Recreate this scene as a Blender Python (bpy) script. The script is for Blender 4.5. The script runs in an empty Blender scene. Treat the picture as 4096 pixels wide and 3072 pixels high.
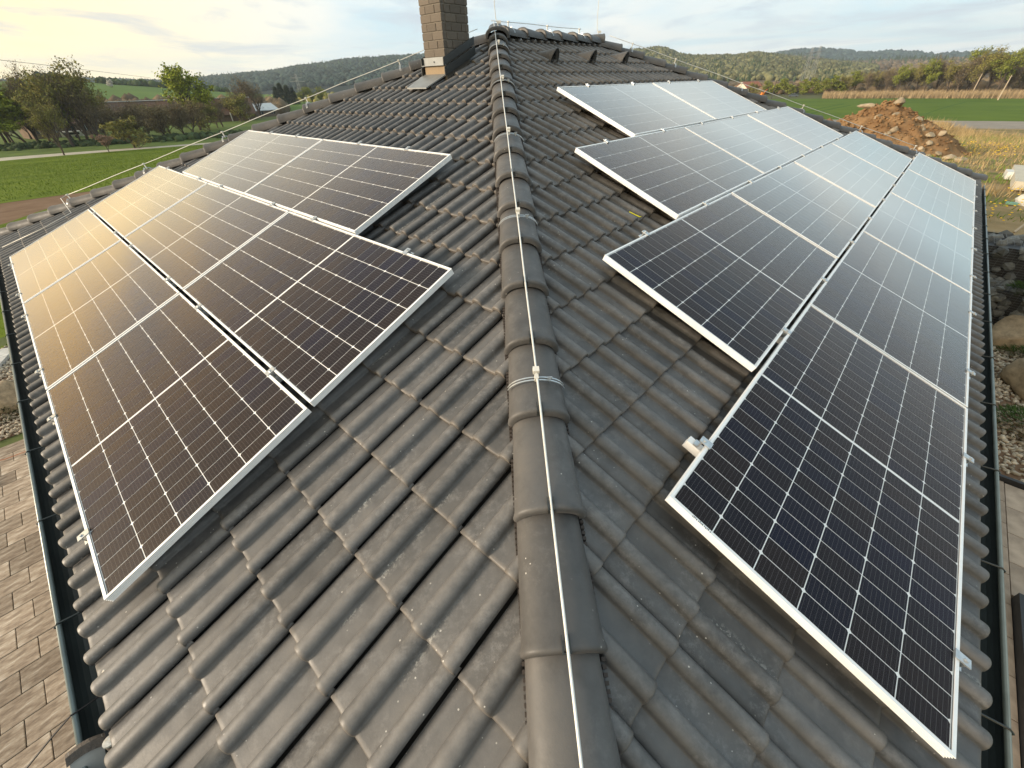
import bpy, bmesh, math, random
import numpy as np
from mathutils import Vector, Matrix
rad = math.radians
random.seed(7); rng = np.random.default_rng(7)
S = bpy.context.scene
COL = S.collection

# ------------------------------------------------------------------ camera, sky, sun, exposure
CAM = Vector((-0.1456, 0.5201, 1.5118))
cR = Vector((0.998646, -0.047190, -0.021904)); cU = Vector((0.045699, 0.594434, 0.802845)); cF = Vector((0.024865, 0.802759, -0.595785))
cd = bpy.data.cameras.new('camera'); cam = bpy.data.objects.new('camera', cd); COL.objects.link(cam)
m = Matrix((cR, cU, -cF)).transposed().to_4x4(); m.translation = CAM
cam.matrix_world = m
cd.sensor_fit = 'HORIZONTAL'; cd.sensor_width = 36.0; cd.lens = 1626.34 / 4096 * 36.0
cd.clip_start = 0.05; cd.clip_end = 20000
S.camera = cam

SUN_AZ, SUN_EL = -106.0, 14.0            # degrees, azimuth from +Y towards +X
sun_dir = Vector((math.sin(rad(SUN_AZ)) * math.cos(rad(SUN_EL)), math.cos(rad(SUN_AZ)) * math.cos(rad(SUN_EL)), math.sin(rad(SUN_EL))))
W = bpy.data.worlds.new('World'); S.world = W; W.use_nodes = True
nt = W.node_tree; N = nt.nodes; L = nt.links; N.clear()


def nd(nt, t, **kw):
    n = nt.nodes.new(t)
    for k, v in kw.items():
        if k.startswith('i_'):
            key = k[2:]
            n.inputs[int(key) if key.isdigit() else key].default_value = v
        else:
            setattr(n, k, v)
    return n


def math_n(nt, op, a, b=None, c=None, clamp=False):
    n = nt.nodes.new('ShaderNodeMath'); n.operation = op; n.use_clamp = clamp
    for i, v in enumerate((a, b, c)):
        if v is None: continue
        if isinstance(v, (int, float)): n.inputs[i].default_value = v
        else: nt.links.new(v, n.inputs[i])
    return n.outputs[0]


def ramp(nt, fac, stops, interp='LINEAR'):
    n = nt.nodes.new('ShaderNodeValToRGB'); cr = n.color_ramp; cr.interpolation = interp
    while len(cr.elements) < len(stops): cr.elements.new(0.5)
    for e, (p, c) in zip(cr.elements, stops):
        e.position = p; e.color = (c, c, c, 1) if isinstance(c, (int, float)) else (*c[:3], 1)
    nt.links.new(fac, n.inputs[0]); return n.outputs[0]


def mix(nt, fac, a, b, blend='MIX'):
    n = nt.nodes.new('ShaderNodeMix'); n.data_type = 'RGBA'; n.blend_type = blend
    for v, i in ((fac, 0), (a, 6), (b, 7)):
        if isinstance(v, (int, float)): n.inputs[i].default_value = v
        elif isinstance(v, tuple): n.inputs[i].default_value = (*v[:3], 1)
        else: nt.links.new(v, n.inputs[i])
    return n.outputs[2]


def noise(nt, vec, scale, detail=3, rough=0.55, dist=0.0):
    n = nt.nodes.new('ShaderNodeTexNoise'); n.inputs['Scale'].default_value = scale; n.inputs['Detail'].default_value = detail
    n.inputs['Roughness'].default_value = rough; n.inputs['Distortion'].default_value = dist
    if vec is not None: nt.links.new(vec, n.inputs['Vector'])
    return n.outputs['Fac']


def mapping(nt, vec, scale=(1, 1, 1), rot=(0, 0, 0), loc=(0, 0, 0)):
    n = nt.nodes.new('ShaderNodeMapping'); n.inputs['Scale'].default_value = scale; n.inputs['Rotation'].default_value = rot; n.inputs['Location'].default_value = loc
    nt.links.new(vec, n.inputs['Vector']); return n.outputs[0]


SKY_STRENGTH = 0.1
sky = nd(nt, 'ShaderNodeTexSky', sky_type='NISHITA', sun_disc=False, sun_elevation=rad(SUN_EL), sun_rotation=rad(SUN_AZ), altitude=400, air_density=1.0, dust_density=2.0, ozone_density=1.0)
tc = nd(nt, 'ShaderNodeTexCoord')
dirv = tc.outputs['Generated']
sep = nd(nt, 'ShaderNodeSeparateXYZ'); L.new(dirv, sep.inputs[0])
zc = math_n(nt, 'MAXIMUM', sep.outputs[2], 0.0)
den = math_n(nt, 'ADD', zc, 0.055)
comb = nd(nt, 'ShaderNodeCombineXYZ')
L.new(math_n(nt, 'DIVIDE', sep.outputs[0], den), comb.inputs[0]); L.new(math_n(nt, 'DIVIDE', sep.outputs[1], den), comb.inputs[1])
cl_big = noise(nt, mapping(nt, comb.outputs[0], (0.30, 0.24, 1), (0, 0, 0.5)), 1.0, 6, 0.55, 0.6)
cl_small = noise(nt, mapping(nt, comb.outputs[0], (0.85, 0.55, 1), (0, 0, 0.3)), 1.0, 7, 0.58, 0.5)
dotn = nd(nt, 'ShaderNodeVectorMath', operation='DOT_PRODUCT'); L.new(dirv, dotn.inputs[0]); dotn.inputs[1].default_value = sun_dir
glow = ramp(nt, dotn.outputs['Value'], [(-0.05, 0.0), (0.10, 0.2), (0.40, 0.92), (0.55, 1.0)])
glow2 = math_n(nt, 'MULTIPLY', glow, ramp(nt, sep.outputs[2], [(0.0, 1.0), (0.14, 0.75), (0.5, 0.25)]))
# hazy blue sky, high cream cloud sheet, grey-blue undersides
air = mix(nt, glow2, mix(nt, 0.74, sky.outputs[0], (4.9, 6.7, 7.7)), (8.6, 7.0, 4.1))
veil = mix(nt, glow2, (6.7, 6.9, 6.6), (10.0, 7.7, 3.5))
gold = math_n(nt, 'MULTIPLY', ramp(nt, dotn.outputs['Value'], [(0.44, 0.0), (0.66, 0.9), (0.9, 1.0)]), ramp(nt, sep.outputs[2], [(0.0, 1.0), (0.3, 0.8), (0.75, 0.1)]))
veil = mix(nt, gold, veil, (13.0, 8.2, 2.6)); air = mix(nt, gold, air, (9.5, 6.6, 3.2))
fac = ramp(nt, cl_big, [(0.42, 0.0), (0.5, 0.5), (0.58, 1.0)])
c1 = mix(nt, fac, air, veil)
shade = ramp(nt, cl_small, [(0.49, 0.0), (0.57, 0.5), (0.66, 1.0)])
under = mix(nt, glow2, (4.2, 4.9, 5.5), (5.2, 4.9, 4.4))
c2 = mix(nt, shade, c1, under)
hz = ramp(nt, sep.outputs[2], [(0.0, 0.6), (0.04, 0.25), (0.11, 0.0)])
c3 = mix(nt, hz, c2, mix(nt, glow2, (7.4, 7.6, 7.2), (9.6, 7.6, 3.8)))
bg = nd(nt, 'ShaderNodeBackground'); L.new(c3, bg.inputs[0]); bg.inputs[1].default_value = SKY_STRENGTH
wo = nd(nt, 'ShaderNodeOutputWorld'); L.new(bg.outputs[0], wo.inputs[0])

sl = bpy.data.lights.new('sun', 'SUN'); sl.energy = 4.2; sl.angle = rad(14); sl.color = (1.0, 0.85, 0.67)
so = bpy.data.objects.new('sun', sl); COL.objects.link(so); so.rotation_euler = (-sun_dir).to_track_quat('-Z', 'Y').to_euler(); so.location = (-30, 20, 30)
S.view_settings.view_transform = 'Standard'; S.view_settings.look = 'None'; S.view_settings.gamma = 1; S.view_settings.exposure = 0.65
S.view_settings.use_curve_mapping = False
S.render.engine = 'CYCLES'
S.cycles.max_bounces = 5; S.cycles.diffuse_bounces = 2; S.cycles.glossy_bounces = 2; S.cycles.transparent_max_bounces = 8
S.cycles.volume_bounces = 0; S.cycles.caustics_reflective = False; S.cycles.caustics_refractive = False

# ------------------------------------------------------------------ material helpers
MATS = {}


def mat(name, color=(0.5, 0.5, 0.5), rough=0.6, metal=0.0, spec=0.5, var=0.0, vscale=4.0, bump=0.0, bscale=60.0, coords='Object', isl=0.0, stops=None, tscale=None):
    """principled material, noise-varied colour, optional bump and per-piece variation"""
    m_ = bpy.data.materials.new(name); m_.use_nodes = True; t = m_.node_tree
    b = t.nodes['Principled BSDF']; b.inputs['Roughness'].default_value = rough; b.inputs['Metallic'].default_value = metal; b.inputs['Specular IOR Level'].default_value = spec
    co = t.nodes.new('ShaderNodeTexCoord').outputs[coords]
    if tscale: co = mapping(t, co, tscale)
    if stops: c_ = ramp(t, noise(t, co, vscale, 5, 0.6), stops)
    elif var > 0:
        lo = tuple(x * (1 - var) for x in color); hi = tuple(min(1, x * (1 + var)) for x in color)
        c_ = ramp(t, noise(t, co, vscale, 5, 0.6), [(0.3, lo), (0.7, hi)])
    else: c_ = None
    if isl > 0:
        oi = t.nodes.new('ShaderNodeObjectInfo'); ge = t.nodes.new('ShaderNodeNewGeometry')
        r = math_n(t, 'FRACT', math_n(t, 'ADD', oi.outputs['Random'], ge.outputs['Random Per Island']))
        g = ramp(t, r, [(0, 1 - isl), (1, 1 + isl)]) if isl <= 0 else None
        f = math_n(t, 'ADD', math_n(t, 'MULTIPLY', r, 2 * isl), 1 - isl)
        cc = t.nodes.new('ShaderNodeCombineColor')
        for i in range(3): t.links.new(f, cc.inputs[i])
        c_ = mix(t, 1.0, c_ if c_ is not None else color, cc.outputs[0], 'MULTIPLY')
    if c_ is None: b.inputs['Base Color'].default_value = (*color, 1)
    else: t.links.new(c_, b.inputs['Base Color'])
    if bump > 0:
        bn = t.nodes.new('ShaderNodeBump'); bn.inputs['Strength'].default_value = bump; bn.inputs['Distance'].default_value = 0.02
        t.links.new(noise(t, co, bscale, 4, 0.6), bn.inputs['Height']); t.links.new(bn.outputs[0], b.inputs['Normal'])
    MATS[name] = m_; return m_


def tile_material(name, base, warm, deposits=True):
    m_ = bpy.data.materials.new(name); m_.use_nodes = True; t = m_.node_tree; b = t.nodes['Principled BSDF']
    uv = t.nodes.new('ShaderNodeTexCoord').outputs['UV']; ge = t.nodes.new('ShaderNodeNewGeometry'); pos = ge.outputs['Position']
    oi = t.nodes.new('ShaderNodeObjectInfo')
    r = math_n(t, 'FRACT', math_n(t, 'ADD', oi.outputs['Random'], ge.outputs['Random Per Island']))
    c0 = ramp(t, noise(t, pos, 9.0, 6, 0.65), [(0.28, tuple(x * 0.72 for x in base)), (0.5, base), (0.72, warm)])
    f = math_n(t, 'ADD', math_n(t, 'MULTIPLY', r, 0.40), 0.80)
    cc = t.nodes.new('ShaderNodeCombineColor')
    for i in range(3): t.links.new(f, cc.inputs[i])
    c0 = mix(t, 1.0, c0, cc.outputs[0], 'MULTIPLY')
    # scuffed lighter streaks
    scuff = math_n(t, 'MULTIPLY', ramp(t, noise(t, pos, 30.0, 7, 0.8), [(0.48, 0), (0.62, 1)]), ramp(t, noise(t, pos, 6.0, 3), [(0.45, 0), (0.6, 1)]))
    c0 = mix(t, math_n(t, 'MULTIPLY', scuff, 0.55 if deposits else 0.25), c0, tuple(min(1, x * 2.1) for x in base))
    if deposits:
        su = t.nodes.new('ShaderNodeSeparateXYZ'); t.links.new(uv, su.inputs[0])
        # worn, paler roll crests and brown grime at the lower nose
        crest = ramp(t, su.outputs[0], [(0.08, 0), (0.105, 1), (0.13, 1), (0.155, 0), (0.235, 0), (0.26, 1), (0.28, 1), (0.302, 0)])
        c0 = mix(t, math_n(t, 'MULTIPLY', math_n(t, 'MULTIPLY', crest, 0.5), ramp(t, noise(t, pos, 24.0, 6, 0.7), [(0.35, 0), (0.7, 1)])), c0, tuple(min(1, x * 1.85) for x in warm))
        nose = ramp(t, su.outputs[1], [(0.0, 1), (0.006, 0.6), (0.02, 0)])
        c0 = mix(t, math_n(t, 'MULTIPLY', nose, ramp(t, noise(t, pos, 30.0, 4), [(0.35, 0.1), (0.65, 0.7)])), c0, (0.15, 0.125, 0.10))
        # lime lines washed to the foot of the rolls
        line = ramp(t, su.outputs[0], [(0.158, 0), (0.166, 1), (0.174, 0.35), (0.195, 0)])
        lime = math_n(t, 'MULTIPLY', math_n(t, 'MULTIPLY', line, ramp(t, noise(t, pos, 2.2, 3), [(0.55, 0), (0.66, 1)])), ramp(t, noise(t, pos, 75.0, 5, 0.7), [(0.5, 0), (0.56, 1)]))
        c0 = mix(t, math_n(t, 'MULTIPLY', lime, 0.8), c0, (0.55, 0.53, 0.48))
    vo = t.nodes.new('ShaderNodeTexVoronoi'); vo.inputs['Scale'].default_value = 26.0; t.links.new(pos, vo.inputs['Vector'])
    dots = math_n(t, 'MULTIPLY', math_n(t, 'LESS_THAN', vo.outputs['Distance'], 0.075), ramp(t, noise(t, pos, 3.0, 3), [(0.47, 0), (0.58, 1)]))
    c0 = mix(t, math_n(t, 'MULTIPLY', dots, 0.7), c0, (0.6, 0.58, 0.54))
    t.links.new(c0, b.inputs['Base Color'])
    b.inputs['Roughness'].default_value = 0.5; b.inputs['Specular IOR Level'].default_value = 0.45
    t.links.new(ramp(t, noise(t, pos, 14.0, 4), [(0.3, 0.45), (0.7, 0.62)]), b.inputs['Roughness'])
    bn = t.nodes.new('ShaderNodeBump'); bn.inputs['Strength'].default_value = 0.13; bn.inputs['Distance'].default_value = 0.004
    t.links.new(noise(t, pos, 120.0, 5, 0.7), bn.inputs['Height']); t.links.new(bn.outputs[0], b.inputs['Normal'])
    MATS[name] = m_


tile_material('tile', (0.092, 0.0895, 0.088), (0.113, 0.107, 0.101))
tile_material('cap_tile', (0.080, 0.077, 0.075), (0.092, 0.086, 0.081), deposits=False)
mat('alu', (0.86, 0.86, 0.85), 0.42, 0.15, 0.5, var=0.04, vscale=30)
mat('backsheet', (0.88, 0.88, 0.86), 0.5)
mat('steel', (0.55, 0.57, 0.58), 0.4, 0.8, var=0.15, vscale=50)
mat('wire', (0.72, 0.71, 0.67), 0.45, 0.3, var=0.1, vscale=20)
mat('holder', (0.66, 0.64, 0.58), 0.55, var=0.12, vscale=40)
mat('gutter', (0.030, 0.038, 0.038), 0.38, 0.0, 0.5, var=0.25, vscale=6)
mat('gutter_lip', (0.15, 0.18, 0.175), 0.35, 0.2, var=0.15, vscale=12)
mat('flashing', (0.030, 0.034, 0.034), 0.45, var=0.2, vscale=8)
mat('lead', (0.22, 0.23, 0.23), 0.5, 0.3, var=0.15, vscale=9)
mat('deck', (0.02, 0.02, 0.02), 0.9)
mat('render', (0.72, 0.69, 0.62), 0.9, var=0.06, vscale=3, bump=0.2)
mat('brick', (0.118, 0.098, 0.078), 0.85, var=0.12, vscale=40, bump=0.3, bscale=120, isl=0.16)
mat('mortar', (0.16, 0.14, 0.115), 0.95, var=0.15, vscale=30)
mat('tan_render', (0.27, 0.20, 0.125), 0.85, var=0.1, vscale=12)
mat('brush', (0.055, 0.045, 0.04), 0.9)
mat('rubber', (0.115, 0.095, 0.08), 0.8, var=0.25, vscale=30, bump=0.4)
mat('ladder_metal', (0.33, 0.33, 0.315), 0.6, 0.1, var=0.15, vscale=14)
mat('paver', (0.3, 0.24, 0.18), 0.85, spec=0.08, coords='Object', tscale=(5.0, 15, 15), vscale=1.5, stops=[(0.25, (0.14, 0.112, 0.09)), (0.42, (0.27, 0.215, 0.168)), (0.56, (0.36, 0.30, 0.24)), (0.74, (0.55, 0.49, 0.42))], bump=0.25, bscale=3, isl=0.3)
mat('joint_sand', (0.10, 0.085, 0.07), 0.95, spec=0.08)
mat('slab', (0.34, 0.27, 0.21), 0.85, spec=0.08, var=0.28, vscale=5, bump=0.25, bscale=20, isl=0.12)
mat('black_edge', (0.022, 0.022, 0.024), 0.6, var=0.2, vscale=8)
mat('granite', (0.50, 0.49, 0.46), 0.9, var=0.25, vscale=12, bump=0.5, bscale=30)
mat('gravel', (0.40, 0.345, 0.27), 0.85, spec=0.08, var=0.25, vscale=20, isl=0.4)
mat('boulder', (0.29, 0.225, 0.15), 0.85, spec=0.08, var=0.3, vscale=4, bump=0.6, bscale=12)
mat('pale_rock', (0.31, 0.255, 0.18), 0.9, spec=0.08, var=0.25, vscale=2, bump=0.6, bscale=6, isl=0.2)
mat('gabion_stone', (0.13, 0.135, 0.13), 0.8, var=0.3, vscale=8, isl=0.45)
mat('mesh_wire', (0.20, 0.21, 0.22), 0.5, 0.6)
mat('juniper', (0.045, 0.075, 0.018), 0.8, spec=0.08, isl=0.4)
mat('lawn', (0.09, 0.17, 0.022), 0.9, spec=0.08, coords='Object', vscale=0.35, stops=[(0.3, (0.072, 0.108, 0.009)), (0.5, (0.10, 0.14, 0.011)), (0.7, (0.125, 0.165, 0.014))], bump=0.8, bscale=9)
mat('verge', (0.08, 0.12, 0.03), 0.9, spec=0.08, coords='Object', vscale=0.25, stops=[(0.3, (0.07, 0.10, 0.028)), (0.7, (0.12, 0.165, 0.04))])
mat('bare_earth', (0.17, 0.105, 0.066), 0.95, spec=0.08, coords='Object', vscale=0.8, stops=[(0.3, (0.135, 0.082, 0.05)), (0.7, (0.20, 0.13, 0.085))], bump=0.7, bscale=4)
mat('path', (0.42, 0.38, 0.31), 0.95, spec=0.08, var=0.12, vscale=0.7)
mat('road', (0.26, 0.23, 0.195), 0.9, spec=0.08, var=0.12, vscale=0.6)
mat('crop', (0.05, 0.14, 0.02), 0.9, spec=0.08, coords='Object', vscale=0.06, stops=[(0.3, (0.062, 0.105, 0.010)), (0.7, (0.10, 0.148, 0.015))], bump=0.5, bscale=1.2)
mat('tramline', (0.03, 0.085, 0.015), 0.95, spec=0.08)
mat('country', (0.11, 0.12, 0.05), 0.95, spec=0.08, coords='Object', vscale=0.006, stops=[(0.3, (0.085, 0.075, 0.04)), (0.5, (0.10, 0.12, 0.045)), (0.7, (0.15, 0.13, 0.07))])
mat('hill_grass', (0.08, 0.13, 0.03), 0.95, spec=0.08, coords='Object', vscale=0.02, stops=[(0.3, (0.07, 0.125, 0.03)), (0.7, (0.115, 0.18, 0.04))])
mat('meadow', (0.2, 0.16, 0.08), 0.95, spec=0.08, coords='Object', vscale=0.45, stops=[(0.30, (0.085, 0.115, 0.03)), (0.42, (0.17, 0.145, 0.065)), (0.55, (0.27, 0.195, 0.10)), (0.72, (0.36, 0.265, 0.145))], bump=0.9, bscale=5)
mat('dry_grass', (0.36, 0.27, 0.14), 0.9, spec=0.08, isl=0.35)
mat('green_grass', (0.13, 0.19, 0.04), 0.9, spec=0.08, isl=0.35)
mat('lawn_blade', (0.10, 0.145, 0.012), 0.9, spec=0.08, isl=0.3)
mat('flower', (0.75, 0.50, 0.02), 0.8)
mat('soil', (0.27, 0.15, 0.065), 0.95, spec=0.08, coords='Object', vscale=0.9, stops=[(0.25, (0.13, 0.075, 0.038)), (0.5, (0.215, 0.13, 0.065)), (0.75, (0.29, 0.19, 0.10))], bump=1.0, bscale=9)
mat('reed', (0.31, 0.235, 0.14), 0.9, spec=0.08, isl=0.3)
mat('bark', (0.085, 0.065, 0.05), 0.95, spec=0.08, var=0.25, vscale=3)
mat('twig', (0.14, 0.112, 0.08), 0.95, spec=0.08, isl=0.25)
mat('leaf_green', (0.19, 0.215, 0.04), 0.85, spec=0.08, isl=0.4)
mat('leaf_bright', (0.25, 0.28, 0.035), 0.85, spec=0.08, isl=0.35)
mat('leaf_olive', (0.20, 0.185, 0.055), 0.85, spec=0.08, isl=0.4)
mat('leaf_rust', (0.185, 0.145, 0.08), 0.85, spec=0.08, isl=0.4)
mat('leaf_pink', (0.30, 0.19, 0.13), 0.85, spec=0.08, isl=0.3)
mat('leaf_dark', (0.028, 0.042, 0.02), 0.85, spec=0.08, isl=0.4)
mat('blossom', (0.55, 0.52, 0.46), 0.9, spec=0.08, isl=0.3)
mat('forest_left', (0.030, 0.048, 0.040), 0.95, spec=0.08, isl=0.5)
mat('forest_right', (0.12, 0.118, 0.058), 0.95, spec=0.08, isl=0.55)
mat('forest_dark', (0.05, 0.07, 0.03), 0.95, spec=0.08, isl=0.5)
mat('forest_brown', (0.14, 0.105, 0.065), 0.95, spec=0.08, isl=0.4)
mat('barn_roof', (0.115, 0.085, 0.07), 0.9, spec=0.08, coords='Object', vscale=0.25, stops=[(0.35, (0.09, 0.07, 0.06)), (0.6, (0.14, 0.085, 0.06)), (0.75, (0.20, 0.10, 0.06))])
mat('roof_sheet', (0.50, 0.52, 0.52), 0.5, var=0.1, vscale=1)
mat('barn_wall', (0.16, 0.12, 0.09), 0.9, spec=0.08, var=0.2, vscale=1)
mat('white_paint', (0.62, 0.61, 0.57), 0.7, var=0.06, vscale=3)
mat('cream_block', (0.50, 0.46, 0.37), 0.9, var=0.12, vscale=2, bump=0.3)
mat('concrete', (0.40, 0.37, 0.33), 0.9, var=0.15, vscale=2, bump=0.3)
mat('teal', (0.16, 0.33, 0.26), 0.8, var=0.15, vscale=4)
mat('red_paint', (0.50, 0.08, 0.05), 0.7)
mat('orange_paint', (0.75, 0.22, 0.02), 0.6)
mat('dark_glass', (0.03, 0.035, 0.04), 0.15)
mat('car_paint', (0.06, 0.08, 0.10), 0.3)
mat('wood_pole', (0.40, 0.33, 0.24), 0.9, var=0.15, vscale=3)
mat('red_roof', (0.33, 0.12, 0.075), 0.9, isl=0.2)
mat('house_wall', (0.68, 0.62, 0.50), 0.9, isl=0.15)
mat('pebble', (0.55, 0.50, 0.43), 0.9)
mat('yellow_tag', (0.75, 0.70, 0.03), 0.7)
mat('ink', (0.05, 0.05, 0.06), 0.8)
mat('cable', (0.03, 0.025, 0.025), 0.7)
mat('red_cable', (0.45, 0.16, 0.08), 0.7)

# photovoltaic cell: near-black silicon with thin silver busbars
m_ = bpy.data.materials.new('cell'); m_.use_nodes = True; t = m_.node_tree; b = t.nodes['Principled BSDF']
uvn = t.nodes.new('ShaderNodeTexCoord').outputs['UV']; sx = t.nodes.new('ShaderNodeSeparateXYZ'); t.links.new(uvn, sx.inputs[0])
oi = t.nodes.new('ShaderNodeObjectInfo')
cbase = ramp(t, oi.outputs['Random'], [(0.0, (0.004, 0.0045, 0.016)), (0.45, (0.008, 0.006, 0.009)), (1.0, (0.015, 0.009, 0.008))])
fr = math_n(t, 'ABSOLUTE', math_n(t, 'SUBTRACT', math_n(t, 'FRACT', math_n(t, 'MULTIPLY', sx.outputs[1], 10.0)), 0.5))
bus = math_n(t, 'LESS_THAN', fr, 0.015)
t.links.new(mix(t, bus, cbase, (0.19, 0.185, 0.18)), b.inputs['Base Color']); b.inputs['Roughness'].default_value = 0.55; b.inputs['Specular IOR Level'].default_value = 0.2
MATS['cell'] = m_
# textured solar glass: clear with a fresnel sheen
m_ = bpy.data.materials.new('solar_glass'); m_.use_nodes = True; t = m_.node_tree; t.nodes.clear()
lwt = t.nodes.new('ShaderNodeLayerWeight'); lwt.inputs['Blend'].default_value = 0.5
sheen = math_n(t, 'MINIMUM', math_n(t, 'MULTIPLY_ADD', math_n(t, 'POWER', lwt.outputs['Facing'], 7.0), 2.8, 0.004), 0.68)
tr = t.nodes.new('ShaderNodeBsdfTransparent'); gl = t.nodes.new('ShaderNodeBsdfGlossy'); gl.inputs['Roughness'].default_value = 0.11; t.links.new(ramp(t, lwt.outputs['Facing'], [(0.35, (0.75, 0.55, 0.62)), (0.62, (0.95, 0.82, 0.76)), (0.8, (1, 0.97, 0.92))]), gl.inputs['Color'])
ms = t.nodes.new('ShaderNodeMixShader'); t.links.new(sheen, ms.inputs[0]); t.links.new(tr.outputs[0], ms.inputs[1]); t.links.new(gl.outputs[0], ms.inputs[2])
ou = t.nodes.new('ShaderNodeOutputMaterial'); t.links.new(ms.outputs[0], ou.inputs[0]); MATS['solar_glass'] = m_


# ------------------------------------------------------------------ object helpers
def tag(o, label=None, cat=None, group=None, kind=None):
    if label: o['label'] = label
    if cat: o['category'] = cat
    if group: o['group'] = group
    if kind: o['kind'] = kind
    return o


def link(o, parent=None):
    COL.objects.link(o)
    if parent is not None: o.parent = parent
    return o


def empty(name, mw=None, parent=None):
    o = bpy.data.objects.new(name, None); o.empty_display_size = 0.1; link(o, parent)
    if mw is not None: o.matrix_world = mw
    return o


def mesh(name, v, f, mt, smooth=False, uv=None):
    me = bpy.data.meshes.new(name)
    me.from_pydata([tuple(map(float, p)) for p in v], [], [tuple(map(int, q)) for q in f])
    if uv is not None:
        ul = me.uv_layers.new(name='UVMap')
        idx = np.empty(len(me.loops), dtype=np.int32); me.loops.foreach_get('vertex_index', idx)
        ul.data.foreach_set('uv', np.asarray(uv, dtype=np.float32)[idx].ravel())
    me.materials.append(MATS[mt] if isinstance(mt, str) else mt)
    if smooth: me.polygons.foreach_set('use_smooth', [True] * len(me.polygons))
    me.update(); return me


def obj(name, me, parent=None, mw=None):
    o = bpy.data.objects.new(name, me); link(o, parent)
    if mw is not None: o.matrix_local = mw
    return o


class MB:
    """collects boxes, tubes and loose faces into one mesh"""
    def __init__(s): s.v = []; s.f = []

    def add(s, v, f):
        o = len(s.v); s.v += [tuple(p) for p in v]; s.f += [tuple(i + o for i in q) for q in f]; return s

    def box(s, c, d, mtx=None):
        c = Vector(c); d = Vector(d) / 2
        pts = [Vector((x * d.x, y * d.y, z * d.z)) + c for x in (-1, 1) for y in (-1, 1) for z in (-1, 1)]
        if mtx is not None: pts = [mtx @ p for p in pts]
        return s.add(pts, [(0, 1, 3, 2), (4, 6, 7, 5), (0, 4, 5, 1), (2, 3, 7, 6), (0, 2, 6, 4), (1, 5, 7, 3)])

    def tube(s, pts, r, n=6, cap=True):
        pts = [Vector(p) for p in pts]; rs = r if isinstance(r, (list, tuple)) else [r] * len(pts); rings = []
        for i, p in enumerate(pts):
            d = (pts[min(i + 1, len(pts) - 1)] - pts[max(i - 1, 0)]).normalized()
            u = d.cross(Vector((0, 0, 1)) if abs(d.z) < 0.9 else Vector((1, 0, 0))).normalized(); w = d.cross(u)
            rings.append([p + (u * math.cos(2 * math.pi * k / n) + w * math.sin(2 * math.pi * k / n)) * rs[i] for k in range(n)])
        v = [q for g in rings for q in g]; f = []
        for i in range(len(pts) - 1):
            for k in range(n):
                f.append((i * n + k, i * n + (k + 1) % n, (i + 1) * n + (k + 1) % n, (i + 1) * n + k))
        if cap: f += [tuple(range(n))[::-1], tuple(range((len(pts) - 1) * n, len(pts) * n))]
        return s.add(v, f)

    def build(s, name, mt, parent=None, mw=None, smooth=False):
        return obj(name, mesh(name, s.v, s.f, mt, smooth), parent, mw)


def grid_faces(nr, nc):
    return [(i * nc + j, i * nc + j + 1, (i + 1) * nc + j + 1, (i + 1) * nc + j) for i in range(nr - 1) for j in range(nc - 1)]


def replicate(name, v, f, mats_, mt, uv=None, smooth=False):
    """one mesh holding many transformed copies of a template"""
    v = np.asarray(v, float); nv = len(v); F = np.asarray(f); M4 = np.asarray([np.array(q) for q in mats_])
    vh = np.c_[v, np.ones(nv)]
    V = np.einsum('kij,nj->kni', M4, vh)[:, :, :3].reshape(-1, 3)
    FF = (F[None] + (np.arange(len(M4)) * nv)[:, None, None]).reshape(-1, F.shape[1])
    me = bpy.data.meshes.new(name); me.vertices.add(len(V)); me.vertices.foreach_set('co', V.ravel())
    me.loops.add(FF.size); me.loops.foreach_set('vertex_index', FF.ravel().astype(np.int32))
    me.polygons.add(len(FF)); me.polygons.foreach_set('loop_start', np.arange(0, FF.size, F.shape[1], dtype=np.int32))
    try: me.polygons.foreach_set('loop_total', np.full(len(FF), F.shape[1], dtype=np.int32))
    except Exception: pass
    if uv is not None:
        ul = me.uv_layers.new(name='UVMap'); U = np.tile(np.asarray(uv, np.float32), (len(M4), 1))
        ul.data.foreach_set('uv', U[FF.ravel()].ravel())
    if smooth: me.polygons.foreach_set('use_smooth', [True] * len(FF))
    me.materials.append(MATS[mt]); me.update(calc_edges=True); me.validate(); return me


def TRS(loc, rotz=0.0, sc=1.0, rx=0.0, ry=0.0):
    s_ = sc if isinstance(sc, (tuple, list)) else (sc, sc, sc)
    return Matrix.Translation(loc) @ Matrix.Rotation(rotz, 4, 'Z') @ Matrix.Rotation(ry, 4, 'Y') @ Matrix.Rotation(rx, 4, 'X') @ Matrix.Diagonal((*s_, 1))


_ico = {}


def ico(sub):
    if sub not in _ico:
        bm = bmesh.new(); bmesh.ops.create_icosphere(bm, subdivisions=sub, radius=1.0); bm.verts.ensure_lookup_table()
        _ico[sub] = ([v.co.copy() for v in bm.verts], [tuple(q.index for q in f.verts) for f in bm.faces]); bm.free()
    return _ico[sub]


def rock(seed, sub=2, amp=0.28, planes=8):
    """angular stone: sphere cut by random planes and roughened"""
    r = random.Random(seed); v, f = ico(sub); out = []
    pl = [(Vector((r.gauss(0, 1), r.gauss(0, 1), r.gauss(0, 1))).normalized(), r.uniform(0.45, 0.85)) for _ in range(planes)]
    for p in v:
        q = p.copy()
        for n_, d in pl:
            e = q.dot(n_) - d
            if e > 0: q -= n_ * e * 0.9
        out.append(q * (1 + r.uniform(-amp, amp) * 0.25))
    return out, f


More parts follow.
